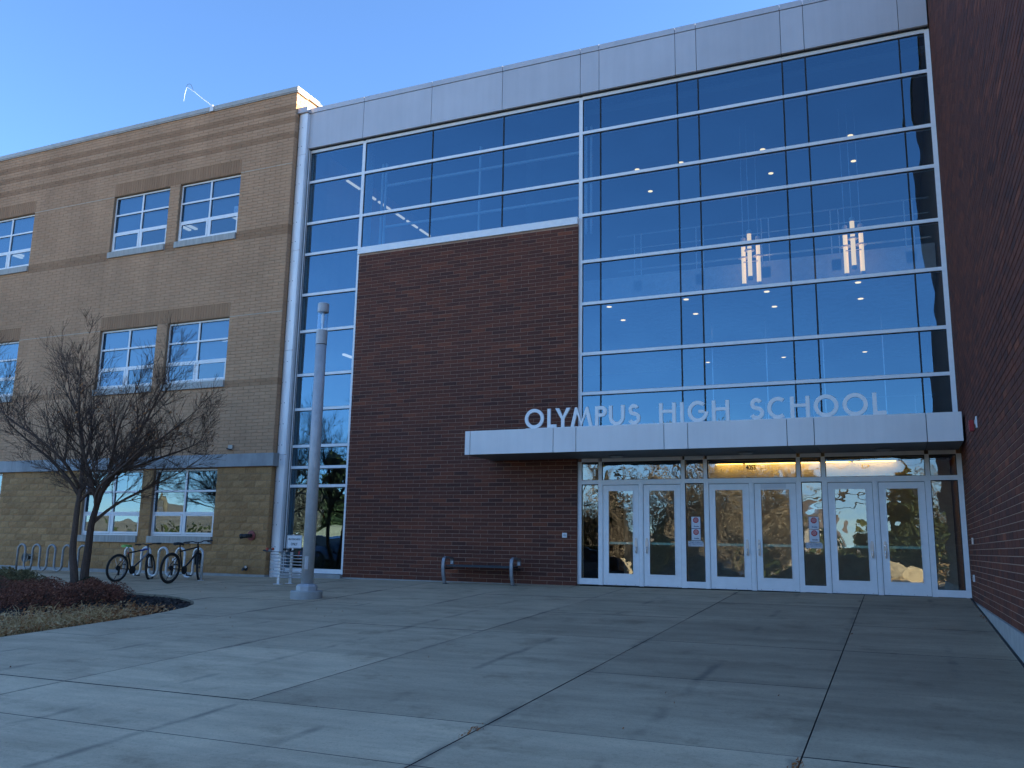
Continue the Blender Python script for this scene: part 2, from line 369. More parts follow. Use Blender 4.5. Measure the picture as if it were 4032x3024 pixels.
def text_mesh(s, size, name, align='CENTER', ext=0.0008, bold=0.0, sx=1.0):
    cu = bpy.data.curves.new(name, 'FONT'); cu.body = s; cu.size = size; cu.align_x = align; cu.align_y = 'CENTER'
    cu.extrude = ext; cu.offset = bold; cu.resolution_u = 3
    ob = bpy.data.objects.new('tmp_text', cu); COL.objects.link(ob)
    dg = bpy.context.evaluated_depsgraph_get(); dg.update()
    me = bpy.data.meshes.new_from_object(ob.evaluated_get(dg))
    bpy.data.objects.remove(ob); bpy.data.curves.remove(cu)
    # stand it up: text x -> world x, text y -> world z, facing -Y
    me.transform(Matrix(((sx,0,0,0),(0,0,-1,0),(0,1,0,0),(0,0,0,1))))
    me.name = name; return me
def text(s, size, name, m, loc, parent, bold=0.0, sx=1.0, align='CENTER'):
    me = text_mesh(s, size, name, bold=bold, sx=sx, align=align); me.materials.clear(); me.materials.append(m)
    return put(me, name, loc, parent)
def GZ(x, y): return -0.03 + 0.047*y + 0.005*x      # the plaza falls towards the road
def px_area(x, y, z, nx, ny):
    """how large a small wall piece shows from the photograph's place"""
    d = Vector((x, y, z))-Vector(CAM_P); zz = d.dot(_f)
    if zz < 0.5: return 0
    u = d.dot(_r2)/zz*FPX; v = d.dot(_u2)/zz*FPX
    if abs(u) > 2016 or abs(v) > 1512: return 0
    return abs(d.normalized().x*nx+d.normalized().y*ny)/d.length_squared

# ------------------------------------------------------------------ ground, plaza
ground = MB(); n_ = 1500
ground.quad((-n_,-n_,-1.06),(n_,-n_,-1.06),(n_,n_,-1.06),(-n_,n_,-1.06))
build(ground, 'ground', M['ground'], kind='structure')
lot = MB(); lot.quad((-120,-36,-1.02),(90,-36,-1.02),(90,-20.1,-1.02),(-120,-20.1,-1.02))
build(lot, 'parking_lot', M['asphalt'], kind='structure')
BED = [(-4.72,-10.6),(-4.72,-9.9),(-4.74,-8.7),(-4.79,-7.8),(-4.87,-7.12),(-5.08,-6.4),(-5.32,-5.98),(-5.62,-5.66),(-6.09,-5.33),(-6.6,-5.08),(-7.11,-4.90),(-7.87,-4.74),(-8.87,-4.60),(-10.5,-4.5),(-13,-4.5),(-16,-4.6),(-18,-5.2),(-18,-12.5),(-5.2,-12.5),(-4.8,-11.4)]
pz = MB()
for (x0, x1) in ((-26, 7.66),):
    pz.add([(x0,-20,GZ(x0,-20)-.105),(x1,-20,GZ(x1,-20)-.105),(x1,0.0,GZ(x1,0)-.105),(x0,0.0,GZ(x0,0)-.105),
            (x0,-20,-1.5),(x1,-20,-1.5),(x1,0,-1.5),(x0,0,-1.5)],
           [(0,1,2,3),(4,5,1,0),(5,6,2,1),(6,7,3,2),(7,4,0,3)])
plaza = build(pz, 'plaza', M['joint'], kind='structure')
cut = bmesh.new()
bv = [cut.verts.new((x, y, -3)) for x, y in BED]; bf = cut.faces.new(bv)
ex = bmesh.ops.extrude_face_region(cut, geom=[bf])
for g_ in ex['geom']:
    if isinstance(g_, bmesh.types.BMVert): g_.co.z = 3
bmesh.ops.recalc_face_normals(cut, faces=cut.faces)
cme = bpy.data.meshes.new('bed_cutter'); cut.to_mesh(cme); cut.free()
cob = bpy.data.objects.new('bed_cutter', cme); COL.objects.link(cob)
xe = [7.655, 5.84, 3.475, 1.12, -1.21] + [-1.21-2.345*k for k in range(1, 9)]
ye = [-0.02, -2.41, -4.83, -7.24, -9.62, -12.06, -13.25, -15.6, -18.0, -20.0]
for i in range(len(xe)-1):
    for j in range(len(ye)-1):
        x1, x0 = xe[i], xe[i+1]; y1, y0 = ye[j], ye[j+1]
        gx = 0.004 if i else 0.0055; gy = 0.006 if ye[j] in (-12.06,) or ye[j+1] in (-12.06,) else 0.0035
        a, b, c, d = x0+gx, x1-gx, y0+gy, y1-gy
        lift = random.uniform(-.002, .002)
        e_ = 0.0015
        vs = []
        for (s_, dz) in ((0, -e_), (e_, 0)):
            for (x, y) in ((a+s_, c+s_), (b-s_, c+s_), (b-s_, d-s_), (a+s_, d-s_)): vs.append((x, y, GZ(x, y)+dz+lift))
        for (x, y) in ((a, c), (b, c), (b, d), (a, d)): vs.append((x, y, GZ(x, y)-.10))
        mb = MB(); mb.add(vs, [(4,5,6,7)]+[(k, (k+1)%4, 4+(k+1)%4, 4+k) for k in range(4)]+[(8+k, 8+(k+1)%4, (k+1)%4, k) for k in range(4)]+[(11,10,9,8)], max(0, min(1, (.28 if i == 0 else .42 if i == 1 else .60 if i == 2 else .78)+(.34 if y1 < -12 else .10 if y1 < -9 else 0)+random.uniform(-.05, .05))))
        inside = x0 < -4.7 and y0 < -4.5 and y1 > -12.5
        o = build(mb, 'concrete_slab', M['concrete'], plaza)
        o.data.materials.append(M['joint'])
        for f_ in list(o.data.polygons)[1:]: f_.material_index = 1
        if inside:
            md = o.modifiers.new('cut', 'BOOLEAN'); md.operation = 'DIFFERENCE'; md.object = cob; md.solver = 'EXACT'
            dg = bpy.context.evaluated_depsgraph_get(); dg.update()
            me = bpy.data.meshes.new_from_object(o.evaluated_get(dg)); o.modifiers.clear()
            if len(me.polygons) == 0: bpy.data.objects.remove(o)
            else: o.data = me
bpy.data.objects.remove(cob)
# planting bed: soil sheet, slightly below the paving and mounded towards its middle
def inbed(x, y):
    c = False; n = len(BED)
    for i in range(n):
        x1, y1 = BED[i]; x2, y2 = BED[i-1]
        if (y1 > y) != (y2 > y) and x < (x2-x1)*(y-y1)/(y2-y1)+x1: c = not c
    return c
def beddist(x, y):
    m_ = 9
    for i in range(len(BED)):
        ax, ay = BED[i]; bx, by = BED[i-1]; t = max(0, min(1, ((x-ax)*(bx-ax)+(y-ay)*(by-ay))/((bx-ax)**2+(by-ay)**2)))
        m_ = min(m_, math.hypot(x-ax-t*(bx-ax), y-ay-t*(by-ay)))
    return m_
def BZ(x, y): return GZ(x, y)-.06+.12*min(1, beddist(x, y)/1.1)
from mathutils.geometry import delaunay_2d_cdt
pts = [Vector(p) for p in BED]; nb = len(pts)
for k in range(900):
    x, y = random.uniform(-18, -4.7), random.uniform(-12.5, -4.5)
    if inbed(x, y): pts.append(Vector((x, y)))
vv, ee, ff, *_x = delaunay_2d_cdt(pts, [], [list(range(nb))], 1, 1e-5)
bd = MB(); bd.add([(p.x, p.y, BZ(p.x, p.y)) for p in vv], [tuple(f) for f in ff])
build(bd, 'planting_bed', M['soil'], kind='structure', smooth=True)

# ------------------------------------------------------------------ masonry
def rect_minus(r, holes):
    out = [r]
    for (hu0, hu1, hz0, hz1) in holes:
        nxt = []
        for (a, b, c, d) in out:
            if hu0 >= b-1e-6 or hu1 <= a+1e-6 or hz0 >= d-1e-6 or hz1 <= c+1e-6: nxt.append((a,b,c,d)); continue
            if a < hu0: nxt.append((a, hu0, c, d))
            if b > hu1: nxt.append((hu1, b, c, d))
            m0, m1 = max(a, hu0), min(b, hu1)
            if c < hz0: nxt.append((m0, m1, c, hz0))
            if d > hz1: nxt.append((m0, m1, hz1, d))
        out = nxt
    return out
def unit(wd, ht, dep, axis, sign, tone, rough=0.0, rnd=None):
    """one masonry unit centred on its face: open at the back, arrises slightly eased"""
    e = min(0.004, wd*.2, ht*.2); hw, hh = wd/2, ht/2
    fs = []; vs = []
    if rough:
        nx, nz = 4, 3; r_ = rnd or random
        for j in range(nz+1):
            for i in range(nx+1):
                edge = i in (0, nx) or j in (0, nz)
                vs.append((-hw+wd*i/nx, -hh+ht*j/nz, 0.004 if edge else -r_.uniform(0.0, rough)))
        for j in range(nz):
            for i in range(nx):
                a = j*(nx+1)+i; fs.append((a, a+1, a+nx+2, a+nx+1))
        o = len(vs)
        vs += [(-hw,-hh,0.004),(hw,-hh,0.004),(hw,hh,0.004),(-hw,hh,0.004),(-hw,-hh,dep),(hw,-hh,dep),(hw,hh,dep),(-hw,hh,dep)]
        fs += [(o+k, o+4+k, o+4+(k+1)%4, o+(k+1)%4) for k in range(4)]
    else:
        for (s_, d_) in ((e, 0), (0, e), (0, dep)):
            vs += [(-hw+s_,-hh+s_,d_),(hw-s_,-hh+s_,d_),(hw-s_,hh-s_,d_),(-hw+s_,hh-s_,d_)]
        fs = [(0,1,2,3)]+[(k, 4+k, 4+(k+1)%4, (k+1)%4) for k in range(4)]+[(4+k, 8+k, 8+(k+1)%4, 4+(k+1)%4) for k in range(4)]
    # local (u, v, depth) -> world
    if axis == 'Y': P = [(u, d, v) for u, v, d in vs]                     # faces -Y
    elif sign < 0: P = [(d, u, v) for u, v, d in vs]; fs = [f[::-1] for f in fs]  # faces -X
    else: P = [(-d, u, v) for u, v, d in vs]                              # faces +X
    return P, fs, tone
def masonry(name, parent, m, region, face, axis='Y', sign=-1, course=.0915, length=.372, joint=.010, dep=.02, holes=(), tone=None, top=300, rough=0.0, shift=0.5, single_name=None):
    u0, u1, z0, z1 = region
    rects = []
    nrow = int(round((z1-z0)/course))
    for r_ in range(nrow):
        za = z0+r_*course+joint/2; zb = z0+(r_+1)*course-joint/2
        off = (r_ % 2)*shift*length
        k0 = int(math.floor((u0-off)/length))-1
        u = k0*length+off
        while u < u1:
            a, b = max(u+joint/2, u0), min(u+length-joint/2, u1)
            if b-a > 0.03:
                for q in rect_minus((a, b, za, zb), holes):
                    if q[1]-q[0] > 0.02 and q[3]-q[2] > 0.02: rects.append(q)
            u += length
    def area(q):
        uc, zc = (q[0]+q[1])/2, (q[2]+q[3])/2
        p = (uc, face, zc) if axis == 'Y' else (face, uc, zc)
        nrm = (0, 1) if axis == 'Y' else (1, 0)
        return px_area(*p, *nrm)*(q[1]-q[0])*(q[3]-q[2])
    rects.sort(key=area, reverse=True)
    cache = {}; rest = MB(); cnt = 0
    for q in rects:
        uc, zc = (q[0]+q[1])/2, (q[2]+q[3])/2; wd, ht = q[1]-q[0], q[3]-q[2]
        t = tone(uc, zc) if tone else random.random()
        jit = random.uniform(-.0012, .0012)
        if cnt < top and area(q) > 0:
            cnt += 1
            key = (round(wd, 3), round(ht, 3), round(t*14), random.randrange(3) if rough else 0)
            if key not in cache:
                mb = MB(); mb.add(*unit(wd, ht, dep, axis, sign, round(t*14)/14, rough)); me = mb.mesh(name); me.materials.append(m); cache[key] = me
            p = (uc, face+jit, zc) if axis == 'Y' else (face+jit, uc, zc)
            put(cache[key], name, p, parent)
        else:
            P, fs, tt = unit(wd, ht, dep, axis, sign, t, rough)
            dx, dy = (uc, face+jit) if axis == 'Y' else (face+jit, uc)
            rest.add([(x+dx, y+dy, z+zc) for x, y, z in P], fs, t)
    if rest.v: build(rest, name, m, parent, kind='stuff')

# ------------------------------------------------------------------ tan classroom wing
TX1, TY = -8.36, -0.35
wing = thing('classroom_wing', (-17.0, 2.0, -0.2), 'three storey tan brick classroom wing left of the glass entrance hall', 'building')
WIN = []
for pr in (0, 1):
    for (a, b) in ((-15.11, -12.84), (-12.44, -10.17)):
        for lv, (z0, z1) in enumerate(((0.90, 2.73), (5.13, 6.93), (9.38, 11.19))):
            WIN.append((a-8.47*pr, b-8.47*pr, z0, z1, lv, pr))
LIN = [(-15.11-8.47*p, -10.17-8.47*p, z, z+.40) for p in (0, 1) for z in (6.94, 11.20)]
SILLS = [(a-.0, b, z0-.185, z0) for (a, b, z0, z1, lv, pr) in WIN]
holes = [(a, b, c, d) for (a, b, c, d, *_q) in WIN]+LIN+SILLS
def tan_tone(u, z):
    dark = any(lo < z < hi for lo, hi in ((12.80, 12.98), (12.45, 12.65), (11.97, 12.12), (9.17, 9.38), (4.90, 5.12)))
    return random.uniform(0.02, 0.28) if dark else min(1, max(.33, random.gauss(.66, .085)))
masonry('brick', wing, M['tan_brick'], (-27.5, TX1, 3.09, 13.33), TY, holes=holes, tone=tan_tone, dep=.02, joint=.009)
masonry('block', wing, M['block'], (-27.5, TX1, -0.03, 2.74), TY, course=.1847, length=.3694, joint=.014, holes=holes, rough=.012, dep=.03)
masonry('return_brick', wing, M['tan_brick'], (TY+.01, -.20, 3.09, 13.33), TX1, 'X', 1, tone=tan_tone, joint=.009, top=0)
masonry('return_brick', wing, M['tan_brick'], (-.20, 9, 12.4, 13.33), TX1, 'X', 1, tone=tan_tone, joint=.009, top=80)
masonry('return_block', wing, M['block'], (TY+.012, -.20, -0.03, 2.74), TX1, 'X', 1, course=.1847, length=.3694, rough=.010, dep=.03, top=0)
for (a, b, z0, z1) in LIN:                       # soldier courses over the window pairs
    n = int((b-a)/.0935); wd = (b-a)/n; cache = {}
    for k in range(n):
        t = random.randrange(5)
        if t not in cache:
            mb = MB(); mb.add(*unit(wd-.008, z1-z0-.009, .02, 'Y', -1, .03+t*.055)); me = mb.mesh('lintel_brick'); me.materials.append(M['tan_brick']); cache[t] = me
        put(cache[t], 'lintel_brick', (a+wd*(k+.5), TY+random.uniform(-.001, .001), (z0+z1)/2), wing)
# mortar core with real openings
core = MB(); us = sorted({-27.5, TX1-.006}|{v for h in holes for v in h[:2]}); zs = sorted({-1.2, 13.32}|{v for h in holes for v in h[2:]})
op = [(a, b, c, d) for (a, b, c, d, *_q) in WIN]
for i in range(len(us)-1):
    for j in range(len(zs)-1):
        uc, zc = (us[i]+us[i+1])/2, (zs[j]+zs[j+1])/2
        if any(a < uc < b and c < zc < d for a, b, c, d in op): continue
        core.box(us[i], us[i+1], TY+.009, -.14, zs[j], zs[j+1])
build(core, 'wall', M['tan_mortar'], wing)
side = MB(); side.box(TX1-.30, TX1-.006, -.139, 12.0, -1.2, 13.32); side.box(-27.5, -27.2, -.139, 12, -1.2, 13.32); side.box(-27.19, TX1-.31, 11.7, 12.0, -1.2, 13.32)
build(side, 'side_wall', M['tan_brick'], wing)
for z in (6.925, 11.185):
    us = sorted([-27.5, TX1]+[v for (a, b, c, d, lv, pr) in WIN if lv == 1 for v in (a, b)])
    for i in range(0, len(us), 2):
        if us[i+1]-us[i] > .6:
            pj_ = MB(); pj_.box(us[i]+.003, us[i+1]-.003, TY-.003, TY+.008, z-.010, z+.008); build(pj_, 'shelf_joint', M['pale_joint'], wing)
fl = MB()
for (a, b) in ((-.25, -.02), (2.95, 4.0), (7.40, 8.35), (11.9, 12.7)): fl.box(-27.19, TX1-.31, -.138, 11.69, a, b)
fl.box(-27.19, TX1-.31, 6.0, 6.2, -.02, 11.9); fl.box(-19.2, -19.0, -.13, 5.99, -.02, 11.9)
build(fl, 'room_shell', M['room'], wing)
for (x, y, z) in ((-16.4, 3.2, 11.82), (-16.1, 3.2, 11.82), (-25.2, 3.2, 11.82), (-24.9, 3.2, 11.82), (-17.3, 6.3, 7.3), (-14.0, 3.0, 11.82), (-13.6, 3.0, 7.3)):
    mb = MB()
    if y > 6: y = 4.9
    mb.box(x-.06, x+.06, y-.5, y+.9, z, z+.05); build(mb, 'ceiling_tube', M['glow_tube'], wing)
# stone band, plinth, coping
for k in range(8):
    x1 = -8.26-k*2.47; x0 = max(-27.5, x1-2.47)
    mb = MB(); mb.box(x0+.004, x1-.004, TY-.09, TY+.02, 2.745, 3.083); build(mb, 'stone_band', M['stone'], wing)
mb = MB(); mb.box(-8.262, -8.255, TY-.09, -.16, 2.745, 3.083); mb.box(TX1+.002, -8.264, TY+.021, -.16, 2.745, 3.083); build(mb, 'stone_band', M['stone'], wing)
mb = MB(); mb.box(-27.5, TX1, TY-.012, TY+.02, -.9, -.034); mb.box(TX1+.001, TX1+.012, TY-.012, -.19, -.9, -.034); build(mb, 'plinth', M['footing'], wing)
for k in range(7):
    x1 = -8.30-k*2.9; x0 = max(-27.6, x1-2.9)
    mb = MB(); mb.box(x0+.003, x1-.003, TY-.05, .15, 13.345, 13.47); mb.box(x0+.003, x1-.003, TY-.035, .10, 13.31, 13.344); build(mb, 'coping', M['coping'], wing)
    mb = MB(); mb.lathe([(.012, 0), (.012, .012)], (x1-.1, TY-.02, 13.47), n=8); build(mb, 'coping_screw', M['chrome'], wing)
mb = MB(); mb.box(TX1-.35, -8.30, .155, .62, 13.345, 13.47); mb.box(TX1-.35, -8.27, .625, 12.1, 13.30, 13.40); build(mb, 'coping', M['coping'], wing)
mb = MB(); mb.box(-27.1, TX1-.31, -.13, 11.69, 12.72, 12.85); build(mb, 'roof', M['coping'], wing)
def tan_window(a, b, z0, z1, lv, pr):
    yf = TY+.09; fr = MB(); W_ = b-a; H_ = z1-z0; xm = (a+b)/2
    t1 = z1-H_*.331; t2 = z1-H_*.657; e = .045
    a_, b_, c_, d_ = a+.004, b-.004, z0+.004, z1-.012
    y1 = -.15
    fr.box(a_, a_+e, yf, y1, c_, d_); fr.box(b_-e, b_, yf, y1, c_, d_)
    fr.box(a_+e, b_-e, yf, y1, d_-e, d_); fr.box(a_+e, b_-e, yf, y1, c_, c_+e)
    fr.box(xm-.028, xm+.028, yf-.004, y1, c_+e, d_-e)
    for (p, q) in ((a_+e, xm-.028), (xm+.028, b_-e)):
        fr.box(p, q, yf-.002, y1, t1-.025, t1+.025); fr.box(p, q, yf-.002, y1, t2-.025, t2+.03)
    win = build(fr, 'window', M['white_frame'], wing)
    rv = MB()
    rv.box(a-.001, a+.003, TY+.004, y1, z0, z1); build(rv, 'reveal', M['tan_mortar'], win)
    for (p, q) in ((a_+e, xm-.028), (xm+.028, b_-e)):
        for (r0, r1) in ((t1+.025, d_-e), (t2+.03, t1-.025)):
            mb = MB(); mb.box(p+.002, q-.002, yf+.03, yf+.045, r0+.002, r1-.002); build(mb, 'pane', M['glass_win'], win)
            g_ = MB(); g_.box(p, p+.012, yf+.02, yf+.029, r0, r1); g_.box(p+.012, q, yf+.02, yf+.029, r1-.012, r1); build(g_, 'gasket', M['gasket'], win)  # black at left and top only: shade in the frame gap put into colour
            if lv:
                mb = MB(); mb.box(p+.03, q-.012, yf+.085, yf+.09, r0+.004, r1-.03); build(mb, 'roller_shade', M['shade'], win)
        r0, r1 = c_+e, t2-.025; s = .06
        sh = MB(); ys = yf-.012
        sh.box(p+.006, p+s, ys, yf+.05, r0+.006, r1-.006); sh.box(q-s, q-.006, ys, yf+.05, r0+.006, r1-.006)
        sh.box(p+s, q-s, ys, yf+.05, r1-.006-s*.8, r1-.006); sh.box(p+s, q-s, ys, yf+.05, r0+.006, r0+s)
        build(sh, 'sash', M['white_frame'], win)
        mb = MB(); mb.box(p+s, q-s, yf+.012, yf+.026, r0+s, r1-.006-s*.8); build(mb, 'pane', M['glass_win'], win)
        if lv == 1 and pr == 0 and a < -13 and p < xm-.2:
            mb = MB(); mb.box(p+s+.01, q-s-.01, yf+.06, yf+.064, r0+s+.02, r1-s); build(mb, 'paper', M['blue_paper'], win, label='blue sheet taped inside lower pane')
    sm = (a+b)/2-.05; sl_ = MB()
    for (p, q) in ((a+.002, sm), (sm+.006, b+.05 if False else b-.002)): 
        sl_.box(p, q, TY-.055, yf-.01, z0-.183, z0-.002)
    build(sl_, 'sill', M['sill_stone'], win)
    return win
for wdef in WIN: 
    wobj = tan_window(*wdef)
    if wdef[4] == 2 and wdef[5] == 0 and wdef[0] > -13: W32 = wobj
    if wdef[4] == 0 and wdef[5] == 0 and wdef[0] > -13: W12 = wobj
mb = MB(); mb.box(-10.43, -10.225, TY+.125, TY+.128, 10.03, 10.25); build(mb, 'room_card', M['decal'], W32)
text('321', .125, 'room_number', M['grey_ink'], (-10.33, TY+.1235, 10.12), W32, bold=.003)
mb = MB(); mb.box(-12.36, -12.13, TY+.138, TY+.141, 1.50, 1.70); build(mb, 'room_card', M['decal'], W12)
text('121', .13, 'room_number', M['ink'], (-12.245, TY+.136, 1.60), W12, bold=.003)

# small fittings on the tan wall: each its own thing
t = thing('fire_hose_connection', (-8.84, TY-.01, .95), 'red faced fire connection with a dark capped pipe on the tan block wall', 'fire connection')
mb = MB(); mb.lathe([(.03, 0), (.125, -.012), (.125, -.03), (.06, -.04)][::-1], (-8.84, TY-.012, .95), 'Y', 20); build(mb, 'wall_plate', M['rust_red'], t)
mb = MB(); mb.tube([(-8.84, TY-.04, .95), (-8.84, TY-.14, .945), (-8.86, TY-.18, .94)], .05, 12); mb.tube([(-8.86, TY-.16, .94), (-9.0, TY-.20, .93)], .055, 12); build(mb, 'pipe', M['dark_metal'], t)
mb = MB(); mb.tube([(-8.99, TY-.198, .93), (-9.04, TY-.212, .926)], .065, 12); build(mb, 'cap', M['dark_metal'], t)
t = thing('hose_bib', (-8.93, TY-.01, .12), 'small dark wall tap low on the tan wall under the fire connection', 'tap')
mb = MB(); mb.lathe([(.055, 0), (.07, -.02), (.05, -.05)][::-1], (-8.95, TY-.01, .12), 'Y', 14); mb.tube([(-8.95, TY-.05, .12), (-8.95, TY-.12, .11), (-8.96, TY-.14, .06)], .03, 10); build(mb, 'body', M['dark_metal'], t)
mb = MB(); mb.lathe([(.032, 0), (.032, -.03)][::-1], (-8.90, TY-.075, .155), 'Y', 12); build(mb, 'cap', M['chrome'], t)
t = thing('wall_horn', (-16.95, TY-.01, .22), 'dark round horn on the tan wall behind the dull bike rack', 'horn')
mb = MB(); mb.lathe([(.05, 0), (.05, -.10), (.13, -.17), (.14, -.20), (.10, -.195), (.03, -.14)][::-1], (-16.95, TY-.01, .22), 'Y', 16); build(mb, 'bell', M['dark_metal'], t)
mb = MB(); mb.box(-17.03, -16.87, TY-.03, TY-.009, .12, .32); build(mb, 'bracket', M['dark_metal'], t)
t = thing('wall_light_sensor', (-9.75, TY-.01, 3.27), 'tiny grey fixture on tan brick just above the stone band', 'sensor')
mb = MB(); mb.box(-9.82, -9.68, TY-.05, TY-.009, 3.21, 3.33); build(mb, 'box', M['coping'], t)
mb = MB(); mb.tube([(-9.70, TY-.03, 3.22), (-9.70, TY-.10, 3.20), (-9.80, TY-.12, 3.23)], .018, 8); build(mb, 'arm', M['dark_metal'], t)
# roof edge wire arm
t = thing('roof_whip_antenna', (-11.42, TY-.05, 13.4), 'thin glinting whip arm clamped to the tan roof edge with a hanging wire', 'antenna')
mb = MB(); mb.box(-11.49, -11.36, TY-.075, TY-.052, 13.31, 13.46); mb.box(-11.44, -11.39, TY-.07, TY-.03, 13.471, 13.50); build(mb, 'clamp', M['white'], t)
mb = MB(); mb.tube([(-11.42, TY-.06, 13.48), (-11.75, TY-.09, 13.74), (-12.13, TY-.12, 14.06), (-12.40, TY-.14, 14.25)], [.013, .012, .010, .008], 8); build(mb, 'arm', M['chrome'], t)
mb = MB(); mb.tube([(-12.15, TY-.12, 14.07), (-12.18, TY-.13, 14.17), (-12.24, TY-.14, 14.29), (-12.31, TY-.14, 14.335), (-12.38, TY-.14, 14.33), (-12.42, TY-.14, 14.27), (-12.40, TY-.14, 14.24)], .006, 6); build(mb, 'wire_loop', M['dark_metal'], t)
mb = MB(); mb.tube([(-12.41, TY-.14, 14.24), (-12.45, TY-.15, 14.05), (-12.47, TY-.15, 13.80)], [.008, .012, .006], 6); build(mb, 'hanging_wire', M['chrome'], t)

# ------------------------------------------------------------------ glazed entrance hall
hall = thing('entrance_hall', (0.0, 3.0, 0.0), 'glass fronted entrance hall with silver fascia and a dark red brick panel', 'building')
XA, XB, XC, XD = -8.06, -6.24, 0.0, 7.645
ROWS = [0.0, 2.24, 2.725, 3.28, 4.26, 5.19, 6.39, 7.415, 8.57, 9.463, 10.68, 11.60]
def red_tone(u, z):
    return min(1, max(0, random.gauss(.38, .21)))
# brick panel
masonry('brick', hall, M['red_brick'], (-6.19, -0.045, -0.03, 8.34), -0.06, tone=red_tone, dep=.03)
mb = MB(); mb.box(-6.188, -0.048, -.051, .30, -1.0, 8.34); build(mb, 'brick_backing', M['red_mortar'], hall)
mb = MB(); mb.box(-6.186, -0.05, -.068, -.0515, -.6, -.034); build(mb, 'footing', M['footing'], hall)
for (a, b) in ((-6.22, -3.15), (-3.144, -.045)):
    mb = MB(); mb.box(a, b, -.10, .03, 8.345, 8.52); build(mb, 'sill_flashing', M['alu'], hall)
# mullions
def vbar(x, z0, z1, hw=.045, y0=0.0, m='alu', name='mullion'):
    mb = MB(); mb.box(x-hw, x+hw, y0, .16, z0, z1); build(mb, name, M[m], hall)
vbar(XA, .03, 11.62); vbar(XB, .03, 11.62); vbar(XC, 0.005, 2.70); vbar(XC, 3.32, 11.62); vbar(XD, .005, 2.70); vbar(XD, 3.32, 11.62)
vbar(XA-.075, .03, 11.62, .02, .03); vbar(XD+.049, -.02, 11.62, .003, .01, 'gasket', 'gasket')
def hbar(x0, x1, z, hh=.036, y0=.0, name='transom'):
    mb = MB(); mb.box(x0, x1, y0-.003, .159, z-hh, z+hh); build(mb, name, M['alu'], hall)
for z in ROWS[1:-1]: hbar(XA+.045, XB-.045, z)
hbar(XA+.045, XB-.045, .095, .055)
for z in (9.463, 10.68): hbar(XB+.045, XC-.045, z)
for z in ROWS[4:-1]: 
    for (p, q) in ((XC+.045, 2.365), (2.371, 4.725), (4.731, XD-.045)): hbar(p, q, z)
for (p, q) in ((XA+.045, XB-.045), (XB+.045, XC-.045), (XC+.045, 2.365), (2.371, 4.725), (4.731, XD-.045)): hbar(p, q, 11.59, .04)
# panes with black gaskets
def pane(x0, x1, z0, z1, m='glass_hi', g=.014, y=.035):
    mb = MB(); mb.box(x0+.001, x1-.001, y, y+.024, z0+.001, z1-.001); p = build(mb, 'glass_pane', M[m], hall)
    q = MB(); q.box(x0, x0+g, y-.012, y-.001, z0, z1); q.box(x1-g, x1, y-.012, y-.001, z0, z1)
    q.box(x0+g, x1-g, y-.012, y-.001, z1-g*1.4, z1); q.box(x0+g, x1-g, y-.012, y-.001, z0, z0+g*.6); build(q, 'gasket', M['gasket'], p)
    return p
def rows(zs, x0, x1, **k):
    for i in range(len(zs)-1): pane(x0, x1, zs[i]+.036, zs[i+1]-.036, **k)
rows([.114]+ROWS[1:-1]+[11.586], XA+.045, XB-.045)
XM = [XB+.045, -4.125, -2.075, XC-.045]
for i in range(3): rows([8.484, 9.463, 10.68, 11.586], XM[i]+(.002 if i else 0), XM[i+1]-(.002 if i < 2 else 0))
XR = [XC+.045, .49, 2.36, 2.85, 4.725, 5.215, 7.11, XD-.045]
for i in range(7): rows(ROWS[3:-1]+[11.586], XR[i]+(.002 if i else 0), XR[i+1]-(.002 if i < 6 else 0))
# silver fascia: panels and the cap above them
FJ = [-8.16, -6.235, -4.12, -2.07, .02, .50, 2.36, 2.85, 4.73, 5.22, 7.12, 7.675]
for i in range(len(FJ)-1):
    a, b = FJ[i]+.006, FJ[i+1]-.006
    mb = MB(); mb.box(a, b, -.12, -.05, 11.655, 12.70); build(mb, 'fascia_panel', M['silver_panel'], hall)
    mb = MB(); mb.box(a, b, -.135, .30, 12.712, 12.85); build(mb, 'fascia_cap', M['silver_panel'], hall)
mb = MB(); mb.box(-8.15, 7.67, -.05, .28, 11.64, 12.71); build(mb, 'fascia_frame', M['gasket'], hall)
mb = MB(); mb.box(-8.3, 9.4, .31, 14, 12.3, 12.6); build(mb, 'roof', M['coping'], hall)
# curved metal corner cladding between the tan wing and the glass
zz = [-.14, 3.05, 5.85, 8.65, 11.45, 12.69]
for i in range(5):
    mb = MB(); n = 10; z0, z1 = zz[i]+.004, zz[i+1]-.004; xa, xb = -8.35, -8.04
    prof = [(xa+(xb-xa)*k/n, -.215-.020*math.sin(math.pi*k/n)+.035*(1-k/n)) for k in range(n+1)]
    vs = [(x, y, z0) for x, y in prof]+[(x, y, z1) for x, y in prof]
    vs += [(xa, .1, z0), (xb, .1, z0), (xa, .1, z1), (xb, .1, z1)]
    o = n+1; fs = [(k, k+1, o+k+1, o+k) for k in range(n)]+[(n, 2*o+1, 2*o+3, o+n), (2*o, 0, o, 2*o+2)]
    mb.add(vs, fs); p = build(mb, 'corner_cladding', M['pilaster'], hall, smooth=False)
    for f_ in list(p.data.polygons)[:n]: f_.use_smooth = True
    rv = MB(); z = z0+.25
    while z < z1-.1:
        for xk in (.10, .52):
            k = xk*n; x = xa+(xb-xa)*xk; y = -.215-.020*math.sin(math.pi*xk)+.035*(1-xk)
            rv.lathe([(.012, 0), (.009, -.006)][::-1], (x, y-.001, z), 'Y', 8)
        z += .56
    if rv.v: build(rv, 'rivets', M['dark_metal'], p, kind='stuff')
mb = MB(); mb.box(-8.37, -8.02, -.275, .2, 12.70, 12.86); build(mb, 'corner_cap', M['silver_panel'], hall)
